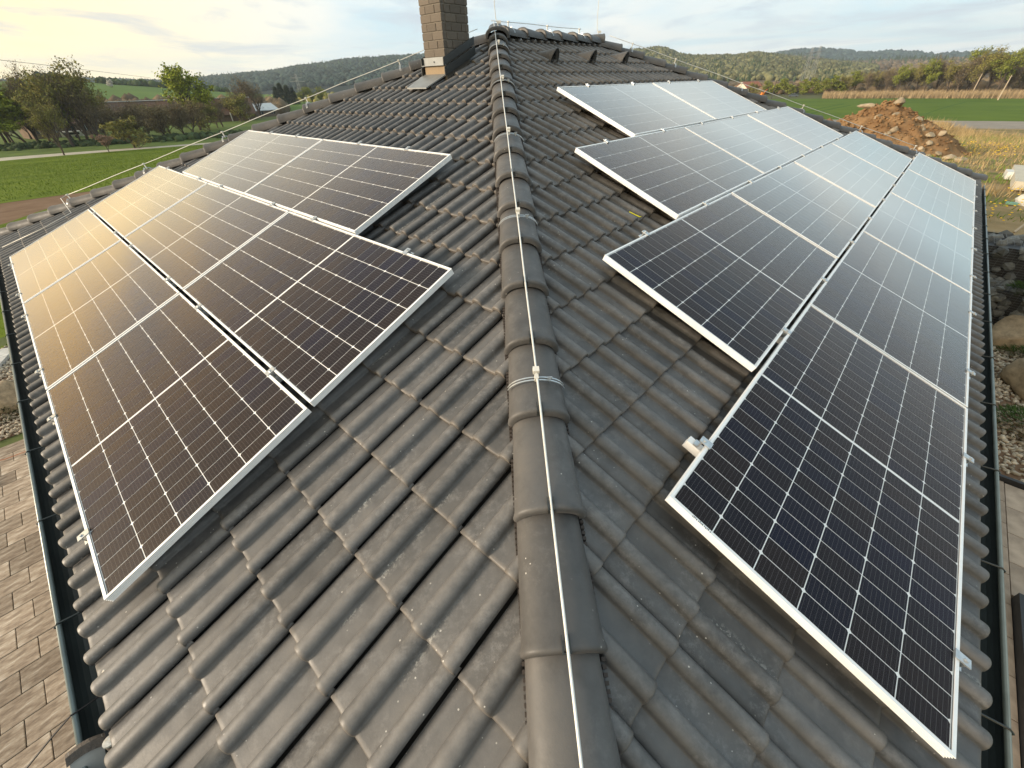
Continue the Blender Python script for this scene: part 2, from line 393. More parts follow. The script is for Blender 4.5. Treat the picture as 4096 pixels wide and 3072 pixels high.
# ------------------------------------------------------------------ roof frame
r2 = 2 ** -0.5; TH = 0.37974; c = math.cos(TH); sn = math.sin(TH); tn = math.tan(TH)
eL = Vector((-r2, r2, 0)); eR = Vector((r2, r2, 0))
KL, KR = 10.63, 13.0                     # plan length of the left and of the right eave (panel plane)
tL = Vector((r2 * c, r2 * c, sn)); tR = Vector((-r2 * c, r2 * c, sn))


def frame(x, y):
    z = x.cross(y); return Matrix((x, y, z)).transposed().to_4x4()


ML = frame(-eL, tL); MR = frame(eR, tR)  # local x to the right seen from the eave, y up the slope, z outwards


def LP(s, t, h=0.0): return ML @ Vector((-s, t, h))
def RP(s, t, h=0.0): return MR @ Vector((s, t, h))


PAN = -0.150                              # tile pan below the panel plane
EAVE = -0.495; GAUGE = 0.318; COVER = 0.302

house = empty('house'); tag(house, 'house with dark grey tiled hip roof and two solar arrays', 'house')

# solar layout (panel length along the eave, width up the slope)
PLN, PWD, PGAP, RGAP = 2.094, 1.038, 0.020, 0.025
ARR = []                                   # side, row, index, s0, t0
for row, (s0, n) in enumerate(((2.2295, 3), (2.2438, 3), (3.3333, 2))):
    for i in range(n): ARR.append(('L', row, i, n, s0 + i * (PLN + PGAP), -0.2922 + row * (PWD + RGAP)))
for row, (s0, n) in enumerate(((1.3374, 5), (2.3968, 4), (3.4584, 3), (4.4813, 2))):
    for i in range(n): ARR.append(('R', row, i, n, s0 + i * (PLN + PGAP), -0.2806 + row * (PWD + RGAP)))


def covered(side, s, t):
    return any(a[0] == side and a[4] + 0.12 < s < a[4] + PLN - 0.12 and a[5] + 0.05 < t < a[5] + PWD - 0.05 for a in ARR)


# --- roof tile template
prof = [(0.001, -0.024), (0.0075, -0.016), (0.0085, 0.0), (0.045, -0.001), (0.077, 0.0)]
for k in range(11):
    a_ = math.pi * k / 10; prof.append((0.118 - 0.037 * math.cos(a_), 0.001 + 0.034 * math.sin(a_) ** 0.9 if 0 < k < 10 else 0.001))
prof += [(0.160, 0.0), (0.195, -0.001), (0.232, 0.0)]
for k in range(9):
    a_ = math.pi * 0.86 * k / 8; prof.append((0.2710 - 0.0340 * math.cos(a_), 0.001 + 0.033 * math.sin(a_) ** 0.9 if k else 0.001))
rows = [(0.001, -0.024), (0.0, -0.009), (0.002, -0.004), (0.007, -0.001), (0.020, 0.0), (0.20, 0.0), (0.342, 0.0)]
LIFT = 0.024
tv, tuv = [], []
for (y, dz) in rows:
    for (x, z) in prof:
        tv.append((x, y, z + dz + LIFT * (1 - y / GAUGE))); tuv.append((x, y))
npf = len(prof); tf = grid_faces(len(rows), npf)
o_ = len(tv)                               # right edge drop below the overlapping roll
for (y, dz) in rows:
    tv.append((prof[-1][0] - 0.009, y, -0.010 + LIFT * (1 - y / GAUGE))); tuv.append((0.302, y))
tf += [(i * npf + npf - 1, o_ + i, o_ + i + 1, (i + 1) * npf + npf - 1) for i in range(len(rows) - 1)]
TILE = mesh('roof_tile', tv, tf, 'tile', True, tuv)
TILE.polygons.foreach_set('use_smooth', [True] * len(TILE.polygons))
for p in TILE.polygons:
    if p.index < npf - 1: p.use_smooth = False


def plan_ab(p): return p.x * -r2 + p.y * r2, p.x * r2 + p.y * r2      # a along left eave, b along right eave


def in_view(p):
    d = p - CAM; z = d.dot(cF)
    if z <= 0.05: return None
    u = d.dot(cR) / z * 1626.34; v = d.dot(cU) / z * 1626.34
    return (abs(u) < 2048 + 120 and abs(v) < 1536 + 120), d.length


CUT = 0.018
planes = {'L': [(Vector((-CUT, 0, 0)), Vector((1, 0, 0))), ((eL + eR) * (KL / 2) * 1.0 - Vector((0, CUT, 0)), Vector((0, 1, 0)))],
          'R': [(Vector((CUT, 0, 0)), Vector((-1, 0, 0))), ((eL + eR) * (KR / 2) - Vector((0, CUT, 0)), Vector((0, 1, 0))), (eL * (KL / 2 - CUT), eL.copy())]}
# chimney footprint (world): near corner, widths
CH0 = Vector((-0.635, 6.644, 1.577)); CHW, CHD = 0.377, 0.41

decks = {}
zoff = Vector((0, 0, (PAN - 0.03) / c))
apexA = Vector((0, KL * r2, KL / 2 * tn)); apexB = Vector(((KR - KL) * r2, KR * r2, KL / 2 * tn))
ev = EAVE * c + 0.03
cN = (eL + eR) * ev + Vector((0, 0, ev * tn)); cW = eL * (KL - ev) + eR * ev + Vector((0, 0, ev * tn))
cE = eR * (KR - ev) + eL * ev + Vector((0, 0, ev * tn)); cB = eL * (KL - ev) + eR * (KR - ev) + Vector((0, 0, ev * tn))
for nm, pts in (('L', (cN, apexA, cW)), ('R', (cN, cE, apexB, apexA)), ('BL', (cW, apexA, apexB, cB)), ('BR', (cE, cB, apexB))):
    top = [p + zoff for p in pts]; bot = [p + zoff - Vector((0, 0, 0.16)) for p in pts]; n_ = len(pts)
    v = top + bot; f = [tuple(range(n_)), tuple(range(2 * n_ - 1, n_ - 1, -1))] + [(i, (i + 1) % n_, n_ + (i + 1) % n_, n_ + i)[::-1] for i in range(n_)]
    decks[nm] = obj('roof_slope', mesh('roof_slope', v, f, 'deck'), house)

cands = []
for side, MM, K in (('L', ML, KL), ('R', MR, KR)):
    nk = int((KL / 2 / c - EAVE) / GAUGE) + 1
    for k in range(nk):
        t0 = EAVE + k * GAUGE
        i0 = -60; i1 = 60
        for i in range(i0, i1):
            # left edge x of tile in local frame
            x0 = (-(1.241 + 0.302 * i) - COVER) if side == 'L' else (1.315 - COVER + 0.302 * i)
            jig = Matrix.Translation((x0 + random.uniform(-.0015, .0015), t0 + random.uniform(-.003, .003), PAN + random.uniform(-.0015, .0015))) @ Matrix.Rotation(random.gauss(0, .0025), 4, 'Z') @ Matrix.Rotation(random.gauss(0, .003), 4, 'Y')
            Mt = MM @ jig
            cor = [Mt @ Vector(q) for q in ((0.0, -0.01, 0), (COVER, -0.01, 0), (0.0, 0.40, 0), (COVER, 0.40, 0))]
            sgn = [[(p - o).dot(n_) for p in cor] for o, n_ in planes[side]]
            if any(all(d > 0 for d in q) for q in sgn): continue
            cut = any(any(d > 0 for d in q) for q in sgn)
            ctr = Mt @ Vector((0.15, 0.16, 0.02)); vis = in_view(ctr)
            s_ = (-(x0 + 0.15)) if side == 'L' else x0 + 0.15
            cov = covered(side, s_, t0 + 0.16)
            chim = side == 'L' and abs((ctr - CH0).dot(eL) - CHW / 2) < 0.16 and -0.05 < (ctr - CH0).dot(eR) < CHD + 0.1
            if chim: continue
            score = vis[1] if (vis and vis[0] and not cov) else 1e3 + (vis[1] if vis else 50)
            cands.append((score, side, Mt, cut))
cands.sort(key=lambda q: q[0])
rest = {'L': [], 'R': []}; restcut = {'L': [], 'R': []}


def cut_mesh(Mt, side):
    bm = bmesh.new(); bm.from_mesh(TILE); bm.transform(Mt)
    for o, n_ in planes[side]:
        bmesh.ops.bisect_plane(bm, geom=bm.verts[:] + bm.edges[:] + bm.faces[:], plane_co=o, plane_no=n_, clear_outer=True)
    return bm


for idx, (score, side, Mt, cut) in enumerate(cands):
    if idx < 300 and score < 1e3:
        if cut:
            bm = cut_mesh(Mt, side)
            if len(bm.faces):
                me = bpy.data.meshes.new('roof_tile'); bm.to_mesh(me); me.materials.append(MATS['tile']) if not me.materials else None
                obj('roof_tile', me, decks[side])
            bm.free()
        else: obj('roof_tile', TILE, decks[side], Mt)
    elif cut: restcut[side].append(Mt)
    else: rest[side].append(Mt)
for side in 'LR':
    me = replicate('roof_tile', tv, tf, rest[side], 'tile', tuv, True)
    bm = bmesh.new(); bm.from_mesh(me)
    for Mt in restcut[side]:
        b2 = cut_mesh(Mt, side); tmp = bpy.data.meshes.new('tmp'); b2.to_mesh(tmp); b2.free(); bm.from_mesh(tmp); bpy.data.meshes.remove(tmp)
    bm.to_mesh(me); bm.free()
    o = obj('roof_tile', me, decks[side]); o['kind'] = 'stuff'

# --- ridge and hip caps
capw = [(0.0, -0.022, -0.030), (0.0, -0.004, -0.008), (0.006, 0.004, 0.004), (0.016, 0.006, 0.006), (0.034, 0.0, 0.0), (0.20, -0.006, -0.006), (0.435, -0.014, -0.016)]
cv = []; NP = 17; CW, CHH = 0.124, 0.100
for (y, dw, dh) in capw:
    for k in range(NP):
        a_ = math.pi * k / (NP - 1); ca, sa = math.cos(a_), math.sin(a_)
        x = -(CW + dw) * (abs(ca) ** 0.92) * (1 if ca > 0 else -1); z = (CHH + dh) * (sa ** 0.80) if sa > 1e-6 else 0.0
        cv.append((x, y, z - CHH - 0.055 * (1 - 1) + 0.026 * (1 - y / 0.40)))
cf = grid_faces(len(capw), NP)
CAP = mesh('ridge_tile', cv, cf, 'cap_tile', True)
clipm = MB(); clipm.box((-0.012, 0.022, 0.030), (0.003, 0.045, 0.007)).box((0.010, 0.022, 0.030), (0.003, 0.045, 0.007)).box((-0.001, 0.0, 0.016), (0.024, 0.003, 0.03))
CLIP = mesh('cap_clip', clipm.v, clipm.f, 'flashing')


def hip_frame(p, d):
    x = d.cross(Vector((0, 0, 1))).normalized(); z = x.cross(d).normalized()
    q = Matrix((x, d, z)).transposed().to_4x4(); q.translation = p; return q


CREST = Vector((0, 0, -0.052))
dN = Vector((0, math.sqrt(2), tn)).normalized(); dW = Vector((math.sqrt(2), 0, tn)).normalized(); dE = Vector((-math.sqrt(2), 0, tn)).normalized()


def caps(start, d, u0, n, clip):
    out = []
    for k in range(n):
        q = hip_frame(start + CREST + d * (u0 + 0.3997 * k) + Vector((random.uniform(-.003, .003), random.uniform(-.003, .003), random.uniform(-.002, .002))), d) @ Matrix.Rotation(random.gauss(0, .006), 4, 'Z')
        o = obj('ridge_tile', CAP, house, q); out.append(q)
        if clip: obj('cap_clip', CLIP, o)
    return out


hipN = caps(Vector((0, 0, 0)), dN, 1.014 - 0.3997 * 4, 22, True)
baseW = Vector((-KL * r2, KL * r2, 0)); baseE = Vector((KR * r2, KR * r2, 0))
caps(baseW, dW, -0.62, 21, False); caps(baseE, dE, -0.62, 21, False)
dRg = (apexB - apexA).normalized()
for k in range(6):                              # ridge: wide end of each cap faces the near apex
    obj('ridge_tile', CAP, house, hip_frame(apexA + CREST + Vector((0, 0, 0.015)) + dRg * (0.10 + 0.385 * k), dRg))
obj('ridge_tile', CAP, house, hip_frame(apexA + CREST + Vector((0, -0.20, -0.02)), dN.lerp(Vector((0, 1, 0)), 0.35).normalized()) @ Matrix.Diagonal((1.22, 0.75, 1.1, 1)))
obj('ridge_tile', CAP, house, hip_frame(apexB + CREST + Vector((0.12, 0.05, 0.02)), dE.lerp(Vector((-1, 0, 0)), 0.6).normalized()) @ Matrix.Diagonal((1.25, 0.8, 1.1, 1)))
# brush vent strip showing below the near hip caps
for sg in (-1, 1):
    mb = MB(); q = hip_frame(CREST, dN)
    for k in range(420):
        y = -0.4 + k * 0.0195
        mb.box((sg * 0.118, y, -0.118), (0.012, 0.011, 0.05), q)
    o = mb.build('hip_vent_strip', 'brush', house)

# --- solar panels -----------------------------------------------------------
NX, NY = 24, 6; LIP = 0.012; MIDG = 0.015; EDG = 0.016
cpx = (PLN - 2 * EDG - MIDG) / NX; cpy = (PWD - 2 * 0.014) / NY; gx, gy = 0.0040, 0.0046
cw_, ch_ = cpx - gx, cpy - gy; chm = 0.0065


def cell_mesh(flip):
    w, h = cw_ / 2, ch_ / 2; k = chm
    pts = [(-w, -h), (w - k, -h), (w, -h + k), (w, h - k), (w - k, h), (-w, h)]
    if flip: pts = [(-x, y) for x, y in pts][::-1]
    v = [(x, y, 0) for x, y in pts] + [(x, y, -0.0008) for x, y in pts]
    f = [tuple(range(6))] + [(i, 6 + i, 6 + (i + 1) % 6, (i + 1) % 6) for i in range(6)]
    uv = [((p[0] + w) / cw_, (p[1] + h) / ch_) for p in v]
    return mesh('cell', v, f, 'cell', False, uv)


CELLS = [cell_mesh(False), cell_mesh(True)]
# frame: mitred profile with grooved outer wall
fp = [(LIP, -0.0025), (LIP, 0.0), (0.0, 0.0)]
z = -0.004
for k in range(4):
    fp += [(0.0, z), (0.0022, z - 0.0012), (0.0022, z - 0.0036), (0.0, z - 0.0048)]; z -= 0.0078
fp += [(0.0, -0.035), (0.024, -0.035), (0.024, -0.033), (0.002, -0.033)]
fv, ff = [], []
for (d, z) in fp:
    for (sx_, sy_) in ((0, 0), (1, 0), (1, 1), (0, 1)):
        fv.append((d if sx_ == 0 else PLN - d, d if sy_ == 0 else PWD - d, z))
for i in range(len(fp) - 1):
    for k in range(4):
        ff.append((i * 4 + k, i * 4 + (k + 1) % 4, (i + 1) * 4 + (k + 1) % 4, (i + 1) * 4 + k)[::-1])
FRAME = mesh('frame', fv, ff, 'alu')
e = 0.011
BACK = mesh('backsheet', [(e, e, -.0062), (PLN - e, e, -.0062), (PLN - e, PWD - e, -.0062), (e, PWD - e, -.0062), (e, e, -.009), (PLN - e, e, -.009), (PLN - e, PWD - e, -.009), (e, PWD - e, -.009)],
            [(0, 1, 2, 3), (7, 6, 5, 4), (0, 4, 5, 1), (1, 5, 6, 2), (2, 6, 7, 3), (3, 7, 4, 0)], 'backsheet')
GLASS = mesh('glass', [(e, e, -.0026), (PLN - e, e, -.0026), (PLN - e, PWD - e, -.0026), (e, PWD - e, -.0026)], [(0, 1, 2, 3)], 'solar_glass')
cm = MB(); cm.box((0, 0, 0.003), (0.036, 0.050, 0.0055)).box((0, 0, -0.018), (0.030, 0.016, 0.036)).tube([(0, 0, 0.005), (0, 0, 0.011)], 0.007, 6)
CLAMP = mesh('clamp', cm.v, cm.f, 'steel')
em = MB(); em.box((0, -0.016, 0.003), (0.036, 0.052, 0.005)).box((0, -0.028, -0.016), (0.034, 0.005, 0.036)).box((0, -0.038, -0.034), (0.034, 0.02, 0.005)).tube([(0, -0.024, 0.005), (0, -0.024, 0.012)], 0.0075, 6)
ENDC = mesh('end_clamp', em.v, em.f, 'steel')
ECLT = ENDC
ROWN = {'L': ['bottom row', 'middle row', 'top row'], 'R': ['bottom row', 'second row up', 'third row up', 'top row']}
POSN = {5: ['nearest the camera', 'second from the near end', 'third, at the middle', 'fourth from the near end', 'at the far end'], 4: ['nearest the hip', 'second from the hip', 'third from the hip', 'at the far end'],
        3: ['nearest the hip', 'between two panels', 'at the far end'], 2: ['nearest the hip', 'at the far end']}
RAILS = {'L': [2.68, 3.92, 4.71, 6.07, 6.81, 8.15], 'R': [1.69, 2.92, 3.94, 5.06, 6.08, 7.11, 8.15, 9.25, 10.35, 11.45]}
rows_ext = {}
for side, row, i, n, s0, t0 in ARR:
    MM = ML if side == 'L' else MR
    x0 = -(s0 + PLN) if side == 'L' else s0
    P = empty('solar_panel', MM @ Matrix.Translation((x0, t0, 0)) @ Matrix.Rotation(random.gauss(0, .0016), 4, 'X') @ Matrix.Rotation(random.gauss(0, .0010), 4, 'Y'))
    tag(P, 'solar panel on the %s slope, %s, %s' % ('left' if side == 'L' else 'right', ROWN[side][row], POSN[n][i]), 'solar panel', 'solar panels mounted on the roof')
    obj('frame', FRAME, P); obj('backsheet', BACK, P); obj('glass', GLASS, P)
    for ix in range(NX):
        x = EDG + cpx * (ix + 0.5) + (MIDG if ix >= NX // 2 else 0)
        for iy in range(NY):
            y = 0.014 + cpy * (iy + 0.5)
            cell = obj('cell', CELLS[ix % 2], P); cell.location = (x, y, -0.0048)
    for s_ in RAILS[side]:
        if s0 + 0.06 < s_ < s0 + PLN - 0.06:
            xx = (-s_ if side == 'L' else s_) - x0
            if row == 0: k = obj('end_clamp', ENDC, P); k.location = (xx, 0.008, 0)
            up = [a for a in ARR if a[0] == side and a[1] == row + 1 and a[4] < s_ < a[4] + PLN]
            if up: k = obj('clamp', CLAMP, P); k.location = (xx, PWD + RGAP / 2, 0)
            else: k = obj('end_clamp', ENDC, P); k.location = (xx, PWD - 0.008, 0); k.rotation_euler = (0, 0, math.pi)
            rows_ext.setdefault((side, s_), []).append((t0, t0 + PWD))
    if side == 'R' and row == 0 and i == 0:
        mb = MB()
        for k in range(13): mb.box((0.0045 + (k % 3) * 0.0012, PWD - 0.10 - k * 0.0055 - (k // 4) * 0.003, 0.0004), (0.005 + 0.002 * (k % 2), 0.0028, 0.0005))
        mb.build('serial_label', 'ink', P)
ordn = ['first', 'second', 'third', 'fourth', 'fifth', 'sixth', 'seventh', 'eighth', 'ninth', 'tenth']
for side in 'LR':
    for k, s_ in enumerate(RAILS[side]):
        ex = rows_ext.get((side, s_))
        if not ex: continue
        a0 = min(q[0] for q in ex) - 0.03; a1 = max(q[1] for q in ex) + (0.065 if s_ < 1.8 else 0.022)
        MM = ML if side == 'L' else MR; x = -s_ if side == 'L' else s_
        mb = MB()
        for dx, dz, wx, wz in ((0, -0.0365 - 0.0025, .038, .004), (-.018, -.057, .004, .036), (.018, -.057, .004, .036), (0, -.075, .040, .004), (0, -.055, .034, .004)):
            mb.box((x + dx, (a0 + a1) / 2, dz), (wx, a1 - a0, wz))
        o = mb.build('mounting_rail', 'alu', None, MM.copy())
        tag(o, 'aluminium mounting rail under the %s array, %s from the near hip' % ('left' if side == 'L' else 'right', ordn[k]), 'rail', 'rails carrying the solar panels')

# --- gutters
def gutter(side):
    e_, out = (eL, -eR) if side == 'L' else (eR, -eL)
    K = KL if side == 'L' else KR
    bc, zc_, R_ = 0.447, -0.395, 0.072
    s0, s1 = -0.50, K + 0.46
    arc = [(R_ * math.cos(a_), R_ * math.sin(a_)) for a_ in [math.pi + math.pi * k / 12 for k in range(13)]]
    def P(s, u, w): return e_ * s + out * (bc + u) + Vector((0, 0, zc_ + w))
    v = []
    pr = [(x, y) for x, y in arc] + [(x * 1.02, y * 1.02 - 0.001) for x, y in arc[::-1]]
    for s in (s0, s1): v += [P(s, x, y) for x, y in pr]
    n_ = len(pr); f = [(k, (k + 1) % n_, n_ + (k + 1) % n_, n_ + k) for k in range(n_)] + [tuple(range(n_)), tuple(range(2 * n_ - 1, n_ - 1, -1))]
    g = obj('gutter', mesh('gutter', v, f, 'gutter'), house)
    mb = MB(); mb.tube([P(s0, R_ + 0.004, 0.002), P(s1, R_ + 0.004, 0.002)], 0.010, 8); mb.build('gutter_bead', 'gutter_lip', g, smooth=True)
    s = 0.95
    while s < s1 - 0.3:
        mb = MB(); mb.tube([P(s, -R_, 0.01), P(s, 0, 0.004), P(s, R_ + 0.004, 0.016), P(s, R_ + 0.018, 0.004), P(s, R_ + 0.012, -0.018)], 0.0045, 5)
        mb.build('gutter_bracket', 'gutter', g); s += 0.80
    mb = MB(); mb.box(e_ * ((s0 + s1) / 2) + out * (bc - R_ - 0.02) + Vector((0, 0, zc_ - 0.02)), (0.02, s1 - s0, 0.2) if False else (0.001, 0.001, 0.001))
    w0 = P(s0, -R_ - 0.012, 0.05); w1 = P(s1, -R_ - 0.012, 0.05); dn = Vector((0, 0, -0.22)); ins = -out * 0.02
    mb = MB(); mb.add([w0, w1, w1 + dn, w0 + dn, w0 + ins, w1 + ins, w1 + dn + ins, w0 + dn + ins], [(0, 1, 2, 3), (7, 6, 5, 4), (0, 4, 5, 1), (3, 2, 6, 7), (0, 3, 7, 4), (1, 5, 6, 2)])
    mb.build('fascia', 'flashing', house)


gutter('L'); gutter('R')
# walls below the eaves
GZ = -2.95
mb = MB(); wi = 0.25
q = [eL * (a_) + eR * (b_) for a_, b_ in ((wi, wi), (KL - wi, wi), (KL - wi, KR - wi), (wi, KR - wi))]
v = [p + Vector((0, 0, GZ - 1.5)) for p in q] + [p + Vector((0, 0, -0.42)) for p in q]
obj('wall', mesh('wall', v, [(0, 1, 5, 4)[::-1], (1, 2, 6, 5)[::-1], (2, 3, 7, 6)[::-1], (3, 0, 4, 7)[::-1], (4, 5, 6, 7)], 'render'), house)

# --- chimney
chim = empty('chimney', None, house)
CB = CH0 + Vector((0, 0, -0.15))
Mc = Matrix((eL, eR, Vector((0, 0, 1)))).transposed().to_4x4(); Mc.translation = Vector((CH0.x, CH0.y, 0))    # local x along the front face, y into the roof
z0 = CH0.z + 0.19; PITCH = 0.0775; NC = 14; topz = z0 + NC * PITCH
mb = MB(); mb.box((CHW / 2, CHD / 2, (CH0.z - 0.3 + topz) / 2), (CHW - 0.016, CHD - 0.016, topz - CH0.z + 0.3)); mb.build('core', 'mortar', chim, Mc)
_bk = {}


def brick_mesh(l, w):
    k = (round(l, 3), round(w, 3))
    if k not in _bk:
        bm = bmesh.new(); bmesh.ops.create_cube(bm, size=1.0); bmesh.ops.scale(bm, vec=(l, w, PITCH - 0.011), verts=bm.verts)
        bmesh.ops.bevel(bm, geom=bm.edges[:], offset=0.0025, segments=1, affect='EDGES')
        me = bpy.data.meshes.new('brick'); bm.to_mesh(me); bm.free(); me.materials.append(MATS['brick']); _bk[k] = me
    return _bk[k]


BD = 0.05
for r in range(NC):
    z = z0 + PITCH * (r + 0.5)
    fx = [0, 0.193, CHW] if r % 2 == 0 else [0, 0.112, 0.279, CHW]
    fy = [0, 0.14, 0.30, CHD] if r % 2 else [0, 0.06, 0.222, CHD - 0.03, CHD]
    for yy in (0, 1):
        for a_, b_ in zip(fx[:-1], fx[1:]):
            l = b_ - a_ - (0.008 if b_ < CHW else 0); y = BD / 2 if yy == 0 else CHD - BD / 2
            if yy == 1: a_, b_ = CHW - b_, CHW - a_
            obj('brick', brick_mesh(l, BD), chim, Mc @ Matrix.Translation(((a_ + b_) / 2 + random.uniform(-.001, .001), y + random.uniform(-.001, .001), z)))
    for xx in (0, 1):
        for a_, b_ in zip(fy[:-1], fy[1:]):
            lo = max(a_, BD + 0.002); hi = min(b_ - 0.008, CHD - BD - 0.002)
            if hi - lo < 0.02: continue
            obj('brick', brick_mesh(BD, hi - lo), chim, Mc @ Matrix.Translation((BD / 2 if xx == 0 else CHW - BD / 2, (lo + hi) / 2, z)))
mb = MB(); mb.box((CHW / 2, CHD / 2, topz + 0.035), (CHW + 0.10, CHD + 0.10, 0.07)).box((CHW / 2, CHD / 2, topz + 0.09), (0.22, 0.22, 0.06)); mb.build('chimney_cap', 'concrete', chim, Mc)
mb = MB(); mb.box((CHW / 2, -0.001, CH0.z + 0.03), (CHW + 0.004, 0.02, 0.22)); mb.build('base_render', 'tan_render', chim, Mc)
mb = MB(); mb.box((CHW / 2, -0.012, CH0.z + 0.155), (CHW + 0.03, 0.012, 0.075)).box((CHW / 2, -0.030, CH0.z + 0.116), (CHW + 0.03, 0.04, 0.006)).tube([(CHW / 2, -0.02, CH0.z + 0.15), (CHW / 2, -0.03, CH0.z + 0.15)], 0.009, 6); mb.build('collar_flashing', 'lead', chim, Mc)
mb = MB()
for xx in (-0.014, CHW + 0.014):
    for k, (w_, o2) in enumerate(((0.075, 0.0), (0.085, 0.012))):
        zz = CH0.z + 0.02 + (0.09 if k == 0 else -0.01); ys = (-0.05, CHD + 0.05)
        sg = -1 if xx < 0 else 1
        p = [Vector((xx + sg * o2, ys[0], zz)), Vector((xx + sg * o2, ys[1], zz + (ys[1] - ys[0]) * tn)), Vector((xx + sg * o2, ys[1], zz + (ys[1] - ys[0]) * tn + w_)), Vector((xx + sg * o2, ys[0], zz + w_))]
        th = Vector((sg * 0.010, 0, 0)); mb.add(p + [q + th for q in p], [(0, 1, 2, 3), (7, 6, 5, 4), (0, 4, 5, 1), (1, 5, 6, 2), (2, 6, 7, 3), (3, 7, 4, 0)])
mb.build('side_flashing', 'flashing', chim, Mc)
mb = MB(); ap = [LP(5.57, 4.56, -.075), LP(5.13, 4.56, -.075), LP(5.16, 4.20, -.078), LP(5.53, 4.20, -.078)]
mb.add(ap + [p + Vector((0, 0, -0.012)) for p in ap], [(0, 1, 2, 3), (7, 6, 5, 4), (0, 4, 5, 1), (1, 5, 6, 2), (2, 6, 7, 3), (3, 7, 4, 0)]); mb.build('apron_flashing', 'lead', chim)

# --- vent hood tiles near the ridge on the right slope
hv = []; nr = 7
for j, (y, w_, h_) in enumerate(((0.0, 0.078, 0.150), (0.02, 0.080, 0.150), (0.10, 0.070, 0.105), (0.20, 0.055, 0.055), (0.30, 0.04, 0.012))):
    for k in range(9):
        a_ = math.pi * k / 8; hv.append((-w_ * math.cos(a_) * (1 if h_ < 0.02 else 0.55 + 0.45 * abs(math.cos(a_))), y, h_ * math.sin(a_) ** 0.85 if 0 < k < 8 else 0.0))
hfaces = grid_faces(5, 9)
n0 = len(hv)
hv += [(x * 0.78, 0.05, z * 0.8) for x, y, z in hv[:9]]; hfaces += [(k, n0 + k, n0 + k + 1, k + 1) for k in range(8)]
HOOD = mesh('vent_hood', hv, hfaces, 'cap_tile', True)
for s_ in (5.62, 6.50, 7.40): obj('vent_hood', HOOD, house, MR @ Matrix.Translation((s_, 4.90, PAN + 0.03)) @ Matrix.Diagonal((1.0, 1.0, 1.05, 1)))

# --- lightning conductor
lc = empty('lightning_conductor'); tag(lc, 'pale lightning conductor wire clipped along the hips and ridge', 'lightning conductor')
wz = Vector((0, 0, 0.030))
def hipP(u, off=0.0): return dN * u + Vector((0, 0, off))
pts = [hipP(u, -0.020 + 0.0) + Vector((0.002 - 0.006 * max(0, u - 2.0), 0, 0.014 * math.sin((u - 1.98) / 1.25 * math.pi) ** 2 * -1 + 0.012)) for u in np.arange(-0.6, 8.05, 0.157)]
mb = MB(); mb.tube(pts, 0.0045, 6); mb.build('wire', 'wire', lc, smooth=True)
strap = MB(); NS = 14
for k in range(NS):
    a0, a1 = math.pi * (0.10 + 0.80 * k / NS), math.pi * (0.10 + 0.80 * (k + 1) / NS)
    def sp(a_): return Vector((-(CW + 0.004) * abs(math.cos(a_)) ** .92 * (1 if math.cos(a_) > 0 else -1), 0, (CHH + 0.006) * math.sin(a_) ** .8 - CHH + 0.013))
    for y in (-0.007, 0.007):
        p0, p1 = sp(a0), sp(a1); strap.add([p0 + Vector((0, y - .0028, 0)), p1 + Vector((0, y - .0028, 0)), p1 + Vector((0, y + .0028, 0)), p0 + Vector((0, y + .0028, 0)), p0 + Vector((0, y - .0028, -.004)), p1 + Vector((0, y - .0028, -.004)), p1 + Vector((0, y + .0028, -.004)), p0 + Vector((0, y + .0028, -.004))],
                                           [(0, 1, 2, 3), (0, 4, 5, 1), (2, 6, 7, 3)])
strap.tube([(0.055, 0, 0.0), (0.055, 0, 0.016)], 0.006, 6).box((0.055, 0, 0.018), (0.022, 0.004, 0.012))
STRAP = mesh('strap', strap.v, strap.f, 'steel')
hold = MB(); hold.box((0, 0.0, 0.024), (0.016, 0.026, 0.022)).box((0, 0.03, 0.036), (0.026, 0.026, 0.022)).box((0, 0.012, 0.016), (0.012, 0.03, 0.010))
HOLD = mesh('wire_holder', hold.v, hold.f, 'holder')
post = MB(); post.box((0, 0, 0.035), (0.010, 0.012, 0.07)).box((0, 0, 0.072), (0.028, 0.020, 0.016))
POST = mesh('holder_post', post.v, post.f, 'holder')
for u in (0.72, 1.975, 3.245, 4.459, 5.729, 6.995):
    q = hip_frame(dN * u + CREST + Vector((0, 0, 0.012)), dN); s_ = obj('strap', STRAP, lc, q); h_ = obj('wire_holder', HOLD, lc, q)


def raised(start, d, us, u_all, hgt=0.065):
    mb = MB(); mb.tube([start + CREST + d * u + Vector((0, 0, hgt + 0.020 - 0.02 * (0.5 + 0.5 * math.cos(u * 5)) * 0.3)) for u in u_all], 0.0045, 5); mb.build('wire', 'wire', lc, smooth=True)
    for u in us:
        q = hip_frame(start + CREST + d * u + Vector((0, 0, 0.012)), d); obj('strap', STRAP, lc, q); obj('holder_post', POST, lc, q)


raised(baseW, dW, (0.95, 2.35, 3.70, 5.05, 6.45, 7.3), np.arange(0.95, 7.75, 0.2))
raised(baseE, dE, (1.2, 2.5, 3.8, 5.1, 6.4, 7.2), np.arange(1.2, 7.75, 0.2))
raised(apexA, dRg, (0.22, 1.05, 1.85), np.arange(-0.1, 2.06, 0.2), 0.065)
